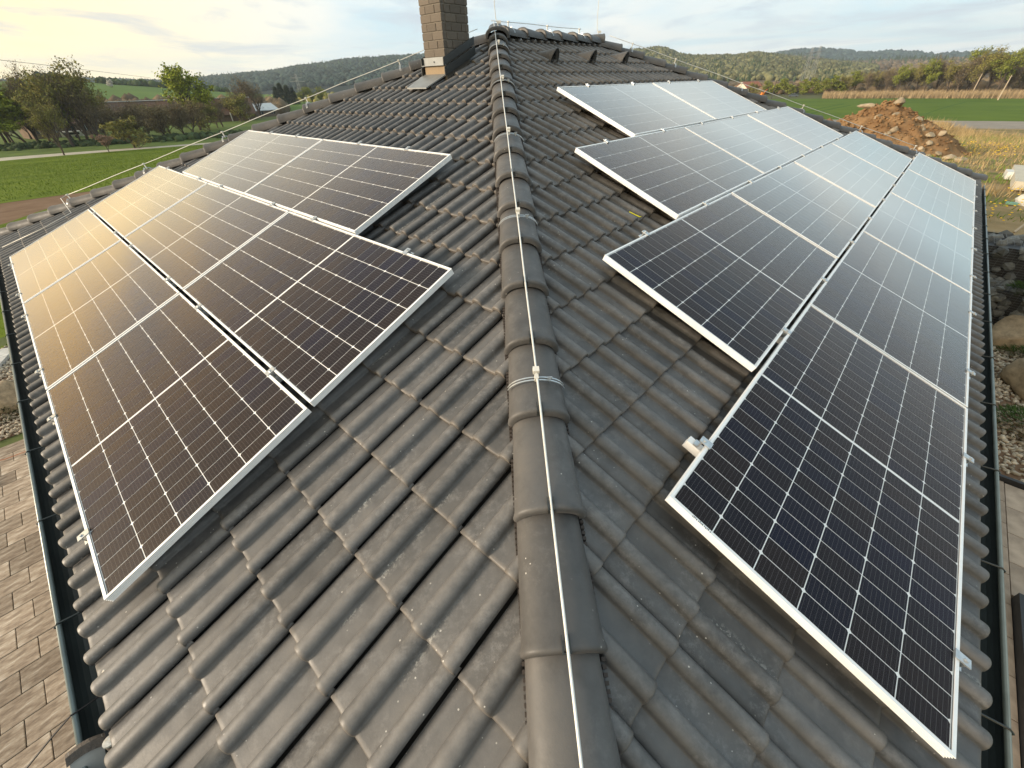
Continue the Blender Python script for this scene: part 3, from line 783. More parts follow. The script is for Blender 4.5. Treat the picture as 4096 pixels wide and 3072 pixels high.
# bent ends running down onto the tiles
p0 = baseW + CREST + dW * 0.95 + Vector((0, 0, 0.085))
mb = MB(); mb.tube([p0, p0 - dW * 0.15 + Vector((0, 0, -0.01)), LP(9.35, 0.55, -.07), LP(9.6, 0.1, -.09), LP(9.9, -0.42, -.09)], 0.0045, 5); mb.build('wire', 'wire', lc, smooth=True)
for pp, hh in ((apexA, 1.3), (apexB, 1.2)):
    mb = MB(); b0 = pp + CREST + Vector((0, 0, 0.03)); mb.tube([b0 + Vector((0.02, 0, 0.0)), b0 + Vector((-0.01, 0, 0.08)), b0 + Vector((-0.02, 0, 0.2)), b0 + Vector((-0.015, 0, hh))], 0.005, 5).box(b0 + Vector((0.03, 0, 0.04)), (0.05, 0.03, 0.03)); mb.build('air_rod', 'wire', lc)

# --- small things on the roof
v, f = rock(3, 1); o = obj('pebble', mesh('pebble', v, f, 'pebble'), None, Matrix.Translation(LP(2.055, -0.445, PAN + 0.035)) @ Matrix.Diagonal((.016, .012, .010, 1))); tag(o, 'small pale stone chip on the tiles beside the left gutter', 'stone')
mb = MB(); mb.tube([RP(3.274, 2.139, -.100), RP(3.285, 2.10, -.100), RP(3.297, 2.055, -.098), RP(3.31, 2.05, -.096)], 0.004, 5); o = mb.build('plastic_scrap', 'yellow_tag'); tag(o, 'short yellow plastic scrap lying on the right slope tiles', 'plastic scrap')

# --- ladder leaning on the left gutter
lad = empty('ladder', Matrix.Translation(eL * 1.88 - eR * 0.50 + Vector((0, 0, -0.37)))); tag(lad, 'grey metal ladder with worn brown rubber end leaning on the left gutter', 'ladder')
ld = (eR * -0.30 - eL * 0.60 + Vector((0, 0, -0.74))).normalized()
lx = (eL - ld * eL.dot(ld)).normalized(); fx = frame(lx, -ld)
for k, so_ in enumerate((0.0, -0.42)):
    mb = MB(); mb.box((so_, -1.70, 0.0), (0.028, 3.45, 0.085), fx); mb.build('stile', 'ladder_metal', lad)
    mb = MB(); arc = [(-0.05 + 0.10 * j / 10, 0.022 + 0.011 * math.sin(math.pi * j / 10)) for j in range(11)]; loop = arc + [(z_, y_ - 0.03) for z_, y_ in arc[::-1]]
    nn = len(loop); vv = [fx @ Vector((so_ + xx_, y_, z_)) for xx_ in (-.021, .021) for z_, y_ in loop]
    mb.add(vv, [tuple(range(nn)), tuple(range(2 * nn - 1, nn - 1, -1))] + [(k_, nn + k_, nn + (k_ + 1) % nn, (k_ + 1) % nn) for k_ in range(nn)])
    mb.build('end_cap', 'rubber', lad)
for k in range(11):
    mb = MB(); mb.tube([fx @ Vector((0.03, -0.16 - 0.28 * k, 0)), fx @ Vector((-0.45, -0.16 - 0.28 * k, 0))], 0.015, 8); mb.build('rung', 'ladder_metal', lad)
# pipe end standing in the gutter corner
mb = MB(); P0 = eL * 1.80 - eR * 0.425 + Vector((0, 0, -0.46)); P1 = eL * 1.825 - eR * 0.42 + Vector((0, 0, -0.325))
ax = (P1 - P0).normalized()
pipe = empty('pipe', Matrix.Translation(P0)); tag(pipe, 'short steel pipe end poking up beside the left gutter', 'pipe')
mb.tube([P0 - P0, P1 - P0], 0.021, 16, False); mb.build('tube', 'rubber', pipe, None, True)
mb = MB(); mb.tube([P1 - P0 - ax * .006, P1 - P0, P1 - P0 + ax * .0015, P1 - P0 - ax * .02], [0.0235, 0.0225, 0.0105, 0.0095], 16, False); mb.build('rim', 'steel', pipe)
mb = MB(); mb.tube([eL * 2.10 - eR * 0.40 + Vector((0, 0, -.42)), eL * 2.09 - eR * 0.46 + Vector((0, 0, -.41)), eL * 2.065 - eR * 0.527 + Vector((0, 0, -.376)), eL * 2.06 - eR * 0.60 + Vector((0, 0, -.41)), eL * 2.09 - eR * 0.74 + Vector((0, 0, -.52))], 0.0035, 5); o = mb.build('cable', 'cable'); tag(o, 'thin black cable hanging over the edge of the left gutter', 'cable')

# ------------------------------------------------------------------ terrain
CX, CY = CAM.x, CAM.y


def P2(az, r): return CX + r * math.sin(rad(az)), CY + r * math.cos(rad(az))
def gz(r): return float(np.interp(r, [0, 14, 110, 1e5], [GZ, GZ, -7.5, -7.5]))
def mz(r): return float(np.interp(r, [0, 15, 110, 1e5], [-1.5, -1.5, -7.47, -7.47]))


def polar(name, azs, rs, zf, mt, off=0.0, kind='structure', jit=0.0):
    v = [(*P2(a_, r), zf(r) + off + (random.uniform(-jit, jit) if jit else 0)) for r in rs for a_ in azs]
    me = mesh(name, v, [q[::-1] for q in grid_faces(len(rs), len(azs))], mt, True); o = obj(name, me); o['kind'] = kind; return o


full = list(np.linspace(-180, 180, 145))
polar('ground', full, [0.01, 6, 14, 30, 50, 80, 110, 160, 250, 500, 1000, 2500, 9000], gz, 'country')
lw = list(np.linspace(-75, -20, 56))


def band(name, pts_lo, pts_hi, zf, mt, off, sub=6):
    """strip between two (azimuth, distance) polylines laid on the terrain"""
    azs = np.linspace(pts_lo[0][0], pts_lo[-1][0], 60); lo = np.interp(azs, *zip(*pts_lo)); hi = np.interp(azs, *zip(*pts_hi))
    v = [(*P2(a_, l + (h - l) * k / sub), zf(l + (h - l) * k / sub) + off) for k in range(sub + 1) for a_, l, h in zip(azs, lo, hi)]
    o = obj(name, mesh(name, v, [q[::-1] for q in grid_faces(sub + 1, 60)], mt, True)); o['kind'] = 'structure'; return o


band('lawn', [(-80, 12.9), (-20, 12.9)], [(-80, 36), (-48, 34.6), (-45.3, 38.2), (-42, 42.5), (-20, 44)], gz, 'lawn', 0.03)
band('bare_strip', [(-80, 36), (-48, 34.6), (-45.3, 38.2), (-42, 42.5), (-20, 44)], [(-80, 46.5), (-20, 46.9)], gz, 'bare_earth', 0.02)
band('field_left', [(-80, 46.5), (-20, 46.9)], [(-80, 117), (-45, 118.9), (-31, 116.7), (-20, 116)], gz, 'lawn', 0.035, 12)
band('path', [(-80, 117), (-45, 118.9), (-31, 116.7), (-20, 116)], [(-80, 122), (-45, 125.0), (-35, 120.6), (-20, 119)], gz, 'path', 0.04)
band('grass_verge', [(-80, 122), (-45, 125.0), (-35, 120.6), (-20, 119)], [(-80, 190), (-20, 205)], gz, 'verge', 0.03)
mead = polar('meadow', list(np.linspace(18, 85, 68)), [14.6, 16, 18, 21, 25, 30, 36, 44, 54, 66, 80, 95, 110, 135], lambda r: mz(r) if r < 111 else gz(r) + 0.03, 'meadow')
band('road', [(15, 124), (44.3, 123.7), (49.6, 129), (80, 133)], [(15, 134), (43.2, 143), (49.3, 147.7), (80, 150)], gz, 'road', 0.05, 3)
band('field_right', [(15, 134), (43.2, 143), (49.3, 147.7), (80, 150)], [(15, 264), (80, 261)], gz, 'crop', 0.04, 8)
for a0, a1, r0, r1 in ((33.5, 37.2, 150, 205), (33.2, 36.6, 160, 214), (43.0, 45.2, 165, 230)):
    band('tramline', [(a0, r0), (a1, r1)], [(a0, r0 + 2.0), (a1, r1 + 3.0)], gz, 'tramline', 0.06, 1)

# --- distant hills with woods
def hill(name, azs, els, D0, D1, mt, hmap=None, th=10.0, extra=350):
    """rising ground from distance D0 up to a ridge at D1 that reaches the given elevation angles"""
    fa = np.linspace(azs[0], azs[-1], 120); fe = np.interp(fa, azs, els)
    zr = CAM.z + D1 * np.tan(np.radians(fe)) - th
    fr_ = np.linspace(0, 1, 12); v = []
    for k in list(fr_) + [1.2]:
        for a_, z_ in zip(fa, zr):
            r = D0 + (D1 - D0) * k; w = min(k, 1.0); ss = w * w * (3 - 2 * w) * 0.55 + w * 0.45
            zz = -7.6 + (z_ + 7.6) * ss if k <= 1 else z_ - extra * 0.2
            v.append((*P2(a_, r), zz))
    o = obj(name, mesh(name, v, [q[::-1] for q in grid_faces(13, 120)], mt, True)); o['kind'] = 'structure'
    def surf(a_, k):
        z_ = float(np.interp(a_, fa, zr)); ss = k * k * (3 - 2 * k) * 0.55 + k * 0.45
        r = D0 + (D1 - D0) * k; return Vector((*P2(a_, r), -7.6 + (z_ + 7.6) * ss))
    return surf


bl_v, bl_f = ico(1)
blob = [Vector((p.x * (1 + random.uniform(-.25, .25)), p.y * (1 + random.uniform(-.25, .25)), (p.z + 0.6) * 0.75)) for p in bl_v]
cone = [(math.cos(k * 1.0472) * 0.5, math.sin(k * 1.0472) * 0.5, 0.1) for k in range(6)] + [(0, 0, 2.0)]; cone_f = [(k, (k + 1) % 6, 6) for k in range(6)]


def wood(name, surf, a0, a1, k0, k1, n, mt, size, label, conif=False, dens=None):
    ms_ = []
    while len(ms_) < n:
        a_ = random.uniform(a0, a1); k = k0 + (k1 - k0) * random.random() ** 0.75
        if dens and random.random() > dens(a_, k): continue
        s_ = size * random.uniform(0.6, 1.3); ms_.append(np.array(TRS(surf(a_, k) + Vector((0, 0, -0.15 * s_)), random.uniform(0, 6.3), (s_ * random.uniform(.7, 1.1), s_ * random.uniform(.7, 1.1), s_ * random.uniform(.8, 1.35)))))
    me = replicate(name, [tuple(p) for p in (cone if conif else blob)], cone_f if conif else bl_f, ms_, mt)
    o = obj(name, me); tag(o, label, 'forest', kind='stuff'); return o


sL = hill('hill_left', [-60, -44, -36, -34.6, -31.8, -28.5, -24.2, -21.7, -20, -16.3, -15, -8.6, -2, 8, 16], [0.9, 1.0, 1.05, 0.95, 0.85, 1.1, 1.35, 1.55, 1.84, 2.15, 2.36, 2.6, 2.65, 2.5, 2.6], 700, 1700, 'forest_left', th=8)
wood('forest_left_hill', sL, -58, 14, 0.2, 1.0, 15000, 'forest_left', 7, 'dark blue-green wood covering the long hill on the left')
wood('conifers_left_hill', sL, -37, 2, 0.45, 1.0, 1800, 'forest_dark', 5.0, 'dark conifers scattered along the left hill and its skyline', True)
sR = hill('hill_right', [10, 15, 17.3, 18.5, 19.4, 20.8, 22, 25.9, 27.7, 29.2, 31, 34, 37, 40], [2.3, 2.6, 2.74, 2.76, 2.57, 2.1, 1.97, 1.85, 2.0, 1.82, 1.5, 1.15, 0.8, 0.4], 550, 1250, 'forest_brown', th=8)
wood('forest_right_hill', sR, 12, 38, 0.15, 1.0, 15000, 'forest_right', 4.6, 'sunlit spring-green wood covering the hill right of the roof', dens=lambda a_, k: 0.9 if math.sin(a_ * 2.1 + k * 7) > -0.3 else 0.35)
wood('conifers_right_hill', sR, 14, 36, 0.1, 0.85, 2200, 'forest_dark', 3.6, 'dark conifers between the spring-green trees of the right hill', True, dens=lambda a_, k: 0.9 if math.sin(a_ * 1.7 - k * 5) > 0.1 else 0.15)
sF = hill('hill_far', [28, 31.3, 33.3, 35.2, 36.2, 37.5, 39.1, 41, 41.9, 43, 45.1, 46, 47.2, 60], [1.5, 1.83, 1.79, 1.66, 1.4, 1.38, 1.36, 1.16, 1.0, 1.09, 1.04, 0.86, 0.77, 0.9], 1900, 3000, 'forest_left', th=8)
wood('forest_far_hill', sF, 28, 58, 0.4, 1.0, 3600, 'forest_left', 13, 'pale hazy wood on the farthest hill range at right')
sM = hill('hill_middle', [27, 29.4, 31.6, 33.7, 35.8, 39.4, 42.8, 45.8, 60], [1.55, 1.6, 1.42, 1.12, 0.85, 0.86, 0.84, 0.77, 0.7], 800, 2000, 'forest_brown', th=8)
wood('forest_middle_hill', sM, 29, 58, 0.3, 1.0, 6000, 'forest_brown', 7, 'brown leafless wood on the low hill behind the right tree row')
wood('conifers_middle_hill', sM, 30, 58, 0.45, 0.95, 1200, 'forest_dark', 7, 'dark conifer belt along the low hill behind the right tree row', True, dens=lambda a_, k: 0.9 if math.sin(a_ * 0.8 + k * 9) > 0.2 else 0.1)
sG = hill('grass_hill', [-75, -42.6, -39.6, -38, -35.1, -33, -30.7, -27.3, -25.9, -23.6, -18], [1.0, 0.96, 0.96, 0.9, 0.62, 0.44, 0.2, -0.09, -0.27, -0.45, -0.8], 235, 480, 'hill_grass', th=0)
wood('hedge_on_grass_hill', sG, -36.5, -27, 0.93, 1.02, 260, 'forest_dark', 2.6, 'dark hedge along the crest of the grassy hill at left')
wood('copse_on_grass_hill', sG, -40.2, -38.3, 0.93, 1.0, 110, 'leaf_dark', 3.0, 'dark copse on the skyline above the left trees')
wood('scrub_below_grass_hill', sG, -47, -22, 0.0, 0.3, 800, 'forest_brown', 3.2, 'brown scrub at the foot of the grassy hill at left')


# --- trees ------------------------------------------------------------------
def make_tree(seed, H, spread, wood_m, leaf_m, nleaf, leaf_s, levels=4, trunk=0.30, up=0.55, bare=0.25, droop=0.0, kids=(5, 5, 4, 4)):
    r = random.Random(seed); mb = MB(); tw = MB(); tips = []

    def grow(p, d, ln, rad_, lv):
        n_ = 3; pts = [p]; q = p.copy(); dd = d.copy()
        for k in range(n_):
            dd = (dd + Vector((r.gauss(0, .13), r.gauss(0, .13), r.gauss(0, .08) + (0.06 if lv < 2 else -droop)))).normalized(); q = q + dd * ln / n_; pts.append(q.copy())
        rs = [rad_ * (1 - 0.55 * k / n_) for k in range(n_ + 1)]
        (mb if lv < 2 else tw).tube(pts, rs, 5 if lv < 2 else 3, False)
        if lv >= levels: tips.append(pts[-1]); tips.append(pts[1]); tips.append(pts[2]); return
        m0 = kids[min(lv, len(kids) - 1)]
        for k in range(m0):
            fr_ = (trunk if lv == 0 else 0.25) + (1 - (trunk if lv == 0 else 0.25)) * (k + r.random()) / m0
            base = pts[0].lerp(pts[-1], 0) if fr_ <= 0 else pts[min(int(fr_ * n_), n_ - 1)].lerp(pts[min(int(fr_ * n_) + 1, n_)], fr_ * n_ - int(fr_ * n_))
            ang = r.uniform(0, 6.283); side = Vector((math.cos(ang), math.sin(ang), 0))
            nd_ = (dd * up + side * spread * r.uniform(.6, 1.1) + Vector((0, 0, 0.25))).normalized()
            grow(base, nd_, ln * r.uniform(.5, .72) * (1.0 - 0.25 * (fr_ if lv == 0 else 0)), rad_ * 0.48, lv + 1)
        if lv > 0: tips.append(pts[-1])

    grow(Vector((0, 0, -0.1)), Vector((0, 0, 1)), 0.62, 0.022, 0)
    zmax = max(p.z for p in tips); k = 1.0 / zmax
    wv = [Vector(p) * k for p in mb.v]; tv_ = [Vector(p) * k for p in tw.v]; tips = [p * k for p in tips]
    lv_, lf_ = [], []
    for i in range(nleaf):
        p = tips[r.randrange(len(tips))] + Vector((r.gauss(0, .022), r.gauss(0, .022), r.gauss(0, .02)))
        n_ = Vector((r.gauss(0, 1), r.gauss(0, 1), r.gauss(0, 1))).normalized(); u = n_.orthogonal().normalized(); w = n_.cross(u); s_ = leaf_s * r.uniform(.6, 1.4); o = len(lv_)
        lv_ += [p + u * s_, p + w * s_ * .8, p - u * s_, p - w * s_ * .8]; lf_.append((o, o + 1, o + 2, o + 3))
    return (mesh('trunk', wv, mb.f, 'bark', True), mesh('twigs', tv_, tw.f, wood_m), mesh('crown', lv_, lf_, leaf_m) if nleaf else None)


TREES = {
    'green': make_tree(1, 1, 0.75, 'twig', 'leaf_green', 5200, 0.013), 'bright': make_tree(2, 1, 0.9, 'twig', 'leaf_bright', 7000, 0.014),
    'olive': make_tree(3, 1, 0.6, 'twig', 'leaf_olive', 4600, 0.011, droop=-0.04, trunk=.18, kids=(7, 6, 5, 4)), 'bare': make_tree(4, 1, 0.62, 'twig', 'leaf_rust', 1800, 0.009, trunk=.15, kids=(8, 7, 6, 4)),
    'rust': make_tree(5, 1, 0.7, 'twig', 'leaf_rust', 4200, 0.012, trunk=0.05, kids=(8, 6, 5, 4)), 'poplar': make_tree(6, 1, 0.42, 'bark', 'leaf_bright', 5600, 0.015, trunk=0.12, kids=(9, 5, 4, 3)),
    'pink': make_tree(7, 1, 1.0, 'twig', 'leaf_pink', 2200, 0.03, trunk=0.35), 'blossom': make_tree(8, 1, 0.95, 'twig', 'blossom', 2600, 0.026, trunk=0.2),
    'shrub': make_tree(9, 1, 1.1, 'twig', 'leaf_olive', 3000, 0.022, trunk=0.0, kids=(8, 5, 4, 3)), 'gshrub': make_tree(10, 1, 1.1, 'twig', 'leaf_green', 3600, 0.024, trunk=0.0, kids=(8, 5, 4, 3)),
}
cvv, cff = [], []
rr = random.Random(5)
for k in range(900):
    z = rr.random() ** 0.8; a_ = rr.uniform(0, 6.28); rad_ = 0.26 * (1 - z) * rr.uniform(.5, 1.05) + 0.01; p = Vector((rad_ * math.cos(a_), rad_ * math.sin(a_), z)); o = len(cvv); s_ = 0.05
    d = Vector((math.cos(a_), math.sin(a_), -0.5)) * s_; w = Vector((-math.sin(a_), math.cos(a_), 0)) * s_ * .6
    cvv += [p - w, p + w, p + d * 1.6]; cff.append((o, o + 1, o + 2))
TREES['conifer'] = (mesh('trunk', *(lambda q: (q.v, q.f))(MB().tube([(0, 0, -.05), (0, 0, 1)], [.02, .002], 5)), 'bark'), None, mesh('crown', cvv, cff, 'leaf_dark'))


def tree(kind, az, r, H, label, cat='tree', group=None, wide=1.0, z=None):
    x, y = P2(az, r); t_ = empty(cat.replace(' ', '_') if cat != 'tree' else ('conifer_tree' if kind == 'conifer' else 'tree'))
    t_.location = (x, y, gz(r) if z is None else z); t_.scale = (H * wide * 1.1, H * wide * 1.1, H * 1.12); t_.rotation_euler = (0, 0, random.uniform(0, 6.28))
    a_, b_, c_ = TREES[kind]
    obj('trunk', a_, t_)
    if b_: obj('twigs', b_, t_)
    if c_: obj('crown', c_, t_)
    return tag(t_, label, cat, group)


GL = 'trees along the left field edge'
tree('olive', -41.46, 118.7, 8.3, 'thin leaning birch-like tree standing right at the pale path', group=GL, wide=.8)
tree('pink', -38.27, 116.5, 2.6, 'tiny pinkish ornamental tree beside the pale path', group=GL, wide=1.2)
tree('shrub', -36.34, 121.3, 5.0, 'low spreading olive tree just beyond the path, right of the pinkish tree', group=GL, wide=1.2)
for kd, az, r, H, w, lb in (('green', -44.65, 148, 11.0, 1.0, 'green tree at the left picture edge beyond the path'), ('green', -43.9, 153, 9.0, .9, 'slim green tree just left of the rounded bright one'),
                         ('bright', -43.1, 146, 9.4, 1.15, 'rounded bright yellow-green tree in the left row'), ('bare', -42.56, 150, 13.6, .8, 'tall half-bare tree behind the rounded bright one'),
                         ('olive', -41.9, 148, 11.4, .8, 'olive tree right of the rounded bright one'), ('olive', -40.53, 137, 13.4, .95, 'tall olive-brown tree rising above the shed'),
                         ('green', -40.0, 141, 10.0, .8, 'green multi-stemmed tree between the two tallest left trees'), ('olive', -39.48, 139, 13.8, .95, 'tallest tree of the left row, olive-brown with dark stems'),
                         ('bare', -38.4, 138, 12.4, .85, 'tall bare tree at the right end of the left row'), ('rust', -33.6, 138, 7.0, 1.1, 'rust-brown leafless bush in front of the barn, left one'),
                         ('rust', -32.0, 143, 7.4, 1.0, 'rust-brown leafless bush in front of the barn, right one'), ('poplar', -30.5, 163, 13.2, 1.0, 'tall bright green tree before the barn'),
                         ('bare', -28.4, 170, 8.0, .9, 'small bare tree right of the bright green tall one'), ('bare', -24.63, 214, 12.5, 1.05, 'bare rounded brown tree beside the white-roofed shed'),
                         ('bare', -25.6, 216, 9.5, 1.0, 'lower bare tree left of the rounded brown one'), ('olive', -27.3, 200, 8.0, 1.0, 'olive tree behind the bright green tall one'),
                         ('bare', -45.9, 150, 11.5, .9, 'bare tree just outside the left edge of the row'), ('olive', -42.9, 172, 10.5, .9, 'dim olive tree behind the rounded bright one')):
    tree(kd, az, r, H, lb, group=GL, wide=w * 1.12)
for k, (kd, az, r, H, w) in enumerate((('rust', -37.6, 146, 7.0, 1.2), ('rust', -36.6, 150, 6.4, 1.2), ('shrub', -35.6, 152, 6.0, 1.1), ('rust', -34.7, 147, 7.6, 1.1), ('shrub', -33.0, 150, 6.0, 1.2), ('rust', -31.2, 152, 7.2, 1.1), ('shrub', -29.6, 158, 6.5, 1.0), ('rust', -28.9, 166, 7.0, 1.0), ('shrub', -26.6, 190, 7.5, 1.0), ('rust', -25.9, 196, 8.0, 1.0))):
    tree(kd, az, r, H, '%s brown bush from the left in the thicket before the barn' % ordn[k], cat='bush', group='brown bushes before the barn', wide=w)
for k, (kd, az, r, H) in enumerate((('green', -45.4, 143, 9.5), ('olive', -44.2, 160, 11.5), ('green', -41.3, 160, 10.5), ('olive', -40.2, 158, 12.0), ('green', -39.0, 155, 10.5), ('olive', -38.0, 158, 9.0))):
    tree(kd, az, r, H, '%s tree from the left in the dim back row at left' % ordn[k], group='back row of left trees', wide=1.0)
for k, (az, r, H) in enumerate(((-22.6, 322, 9.0), (-22.1, 330, 10.5), (-21.5, 324, 9.6), (-21.0, 330, 8.5))):
    tree('conifer', az, r, H, '%s of the dark conifers by the left power pylon, from the left' % ordn[k], group='conifers by the pylon', wide=1.5)
for k, az in enumerate((-20.2, -19.2, -18.2)):
    tree('green', az, 330, 8.5, '%s of the yellow-green trees right of the left conifers' % ordn[k], group='trees right of the conifers', wide=1.1)
tree('blossom', -35.7, 420, 5.0, 'white blossoming tree on the grassy hill at left', z=sG(-35.7, 0.7).z, wide=1.1)
tree('blossom', -29.9, 455, 4.0, 'low white blossoming bush along the hill-crest hedge', z=sG(-30.3, 0.93).z, wide=1.6)
# bramble hedge under the left row
ms_ = []
for k in range(1500):
    az = random.uniform(-50, -27); r = float(np.interp(az, [-50, -45, -42, -38.6, -33, -28.5], [148, 145, 142, 138, 135, 136])) + random.gauss(0, 1.6); s_ = random.uniform(.3, .95); ms_.append(np.array(TRS((*P2(az, r), gz(r) - .1), random.uniform(0, 6), (s_, s_, s_ * random.uniform(.7, 1.3)))))
o = obj('bramble_hedge', replicate('bramble_hedge', [tuple(p) for p in blob], bl_f, ms_, 'forest_dark')); tag(o, 'dark bramble hedge along the far edge of the left field', 'hedge', kind='stuff')
# right tree row behind the reeds
GRr = 'trees in the row behind the dry reeds'
kinds = ['olive', 'green', 'bare', 'olive', 'bare', 'green', 'olive']
rowR = [(36.2, 322, 8.2), (37.0, 330, 9.0), (37.9, 326, 9.4), (38.7, 334, 10.0), (39.4, 328, 10.3), (40.1, 322, 10.6), (40.8, 326, 11.2), (41.5, 318, 11.6), (42.2, 316, 12.0), (42.9, 320, 12.2), (43.6, 312, 10.6), (44.2, 308, 12.6), (44.8, 314, 13.2), (45.4, 306, 13.6), (46.0, 312, 13.6), (46.6, 306, 12.8), (47.3, 313, 10.5), (48.0, 318, 9.0), (48.8, 316, 10.0)]
ordw = ['first', 'second', 'third', 'fourth', 'fifth', 'sixth', 'seventh', 'eighth', 'ninth', 'tenth', 'eleventh', 'twelfth', 'thirteenth', 'fourteenth', 'fifteenth', 'sixteenth', 'seventeenth', 'eighteenth', 'nineteenth']
for k, (az, r, H) in enumerate(rowR): tree(kinds[k % 7], az, r, H * (1.15 if k > 8 else 1.0), '%s tree from the left in the row behind the dry reeds' % ordw[k], group=GRr, wide=1.05)
for k in range(14):
    tree(('bare', 'olive', 'rust')[k % 3], 36.8 + k * 0.92, 345 + (k * 37) % 18, 9.0 + (k * 0.35 if k < 10 else 3), '%s tree from the left in the back row behind the right tree row' % ordw[k], group='back row of right trees', wide=1.25)
for k, (az, r, H, kd) in enumerate(((28.5, 310, 5.5, 'shrub'), (29.6, 330, 6.0, 'green'), (30.6, 325, 6.5, 'gshrub'), (31.4, 318, 6.5, 'gshrub'), (32.2, 330, 6.0, 'bare'), (33.0, 320, 6.2, 'gshrub'), (33.9, 322, 6.6, 'gshrub'), (34.8, 316, 6.4, 'green'), (35.5, 320, 7.4, 'gshrub'))):
    tree(kd, az, r, H, '%s bushy willow from the left between roof edge and tree row' % ordw[k], cat='tree', group='willows left of the right tree row', wide=1.35)
ms_ = []
for k in range(2400):
    az = random.uniform(18, 52); r = random.uniform(335, 520); s_ = random.uniform(1.6, 4.2); ms_.append(np.array(TRS((*P2(az, r), -7.6), random.uniform(0, 6), (s_, s_, s_ * random.uniform(.7, 1.2)))))
o = obj('valley_scrub', replicate('valley_scrub', [tuple(p) for p in blob], bl_f, ms_, 'forest_brown')); tag(o, 'brown scrub filling the valley behind the right tree row', 'scrub', kind='stuff')
ms_ = []
for k in range(1600):
    az = random.uniform(-30, -8); r = random.uniform(350, 650); s_ = random.uniform(1.5, 4.0); ms_.append(np.array(TRS((*P2(az, r), -7.6), random.uniform(0, 6), (s_, s_, s_ * random.uniform(.7, 1.2)))))
o = obj('valley_scrub', replicate('valley_scrub', [tuple(p) for p in blob], bl_f, ms_, 'leaf_olive')); tag(o, 'olive scrub in the valley below the left hill', 'scrub', kind='stuff')


# --- grass, reeds (blade fields)
def blades(name, n, place, h0, h1, w0, mt, label, cat='grass', lean=0.35, fixh=None):
    V = np.empty((n * 3, 3))
    for k in range(n):
        x, y, z, s_ = place(); h = random.uniform(h0, h1) * s_; a_ = random.uniform(0, 6.283); w = w0 * random.uniform(.6, 1.4); la = random.uniform(0, 6.283); l = random.random() * lean * h
        V[3 * k] = (x - math.cos(a_) * w, y - math.sin(a_) * w, z); V[3 * k + 1] = (x + math.cos(a_) * w, y + math.sin(a_) * w, z); V[3 * k + 2] = (x + math.cos(la) * l, y + math.sin(la) * l, z + h)
    me = replicate(name, V, np.arange(n * 3).reshape(-1, 3), [np.eye(4)], mt); o = obj(name, me); return tag(o, label, cat, kind='stuff')


def tall_patch():
    a_ = random.gauss(43.4, 1.5); r = random.gauss(112, 6); return (*P2(a_, r), gz(r), 1.0 if a_ < 45 else 0.6)


def in_band(a0, a1, r0, r1, zf):
    def f_():
        a_ = random.uniform(a0, a1); r = math.sqrt(random.uniform(r0 * r0, r1 * r1)); return (*P2(a_, r), zf(r), 1.0)
    return f_


blades('tall_dry_grass', 6000, tall_patch, 0.7, 2.1, 0.05, 'dry_grass', 'tall dry grass between the soil heap and the road', lean=.5)
blades('reed_bed', 9000, in_band(34.6, 52, 264, 292, gz), 1.4, 2.9, 0.10, 'reed', 'dry tan reed bed along the far edge of the green field', 'reeds', 0.25)
blades('lawn_grass', 34000, in_band(-52, -30, 47.5, 116, gz), 0.08, 0.22, 0.022, 'lawn_blade', 'fresh green grass blades of the left field', lean=.8)
blades('near_lawn_grass', 5000, in_band(-60, -47, 13, 35, gz), 0.05, 0.12, 0.01, 'lawn_blade', 'short green lawn blades beyond the left stone bed', lean=.8)
tuft = [(random.uniform(30, 56), math.sqrt(random.uniform(15.5 ** 2, 115 ** 2)), random.uniform(.4, 1.6)) for _ in range(520)]


def tufts():
    a_, r, s_ = random.choice(tuft); x, y = P2(a_, r); k = 0.012 * r + 0.12
    return x + random.gauss(0, k), y + random.gauss(0, k), mz(r) - 0.02, s_ * (0.55 + r / 90)


blades('dry_meadow_grass', 30000, tufts, 0.12, 0.50, 0.018, 'dry_grass', 'tufts of dry straw-coloured grass on the rough meadow', lean=.9)
tuft = [(random.uniform(30, 56), math.sqrt(random.uniform(15.5 ** 2, 115 ** 2)), random.uniform(.4, 1.3)) for _ in range(360)]
blades('green_meadow_grass', 20000, tufts, 0.10, 0.36, 0.018, 'green_grass', 'patches of fresh green grass on the rough meadow', lean=.9)
ms_ = []
for k in range(170):
    if random.random() < .5: a_ = random.uniform(46.2, 50); r = random.uniform(46, 72)
    else: a_ = random.uniform(48, 56); r = random.uniform(15, 24)
    s_ = 0.018 + 0.0008 * r; ms_.append(np.array(TRS((*P2(a_, r), mz(r) + random.uniform(.08, .2) + 0.002 * r), 0, (s_, s_, s_ * .4))))
o = obj('dandelions', replicate('dandelions', [tuple(p) for p in ico(1)[0]], ico(1)[1], ms_, 'flower')); tag(o, 'yellow dandelions dotted over the rough meadow', 'flowers', kind='stuff')

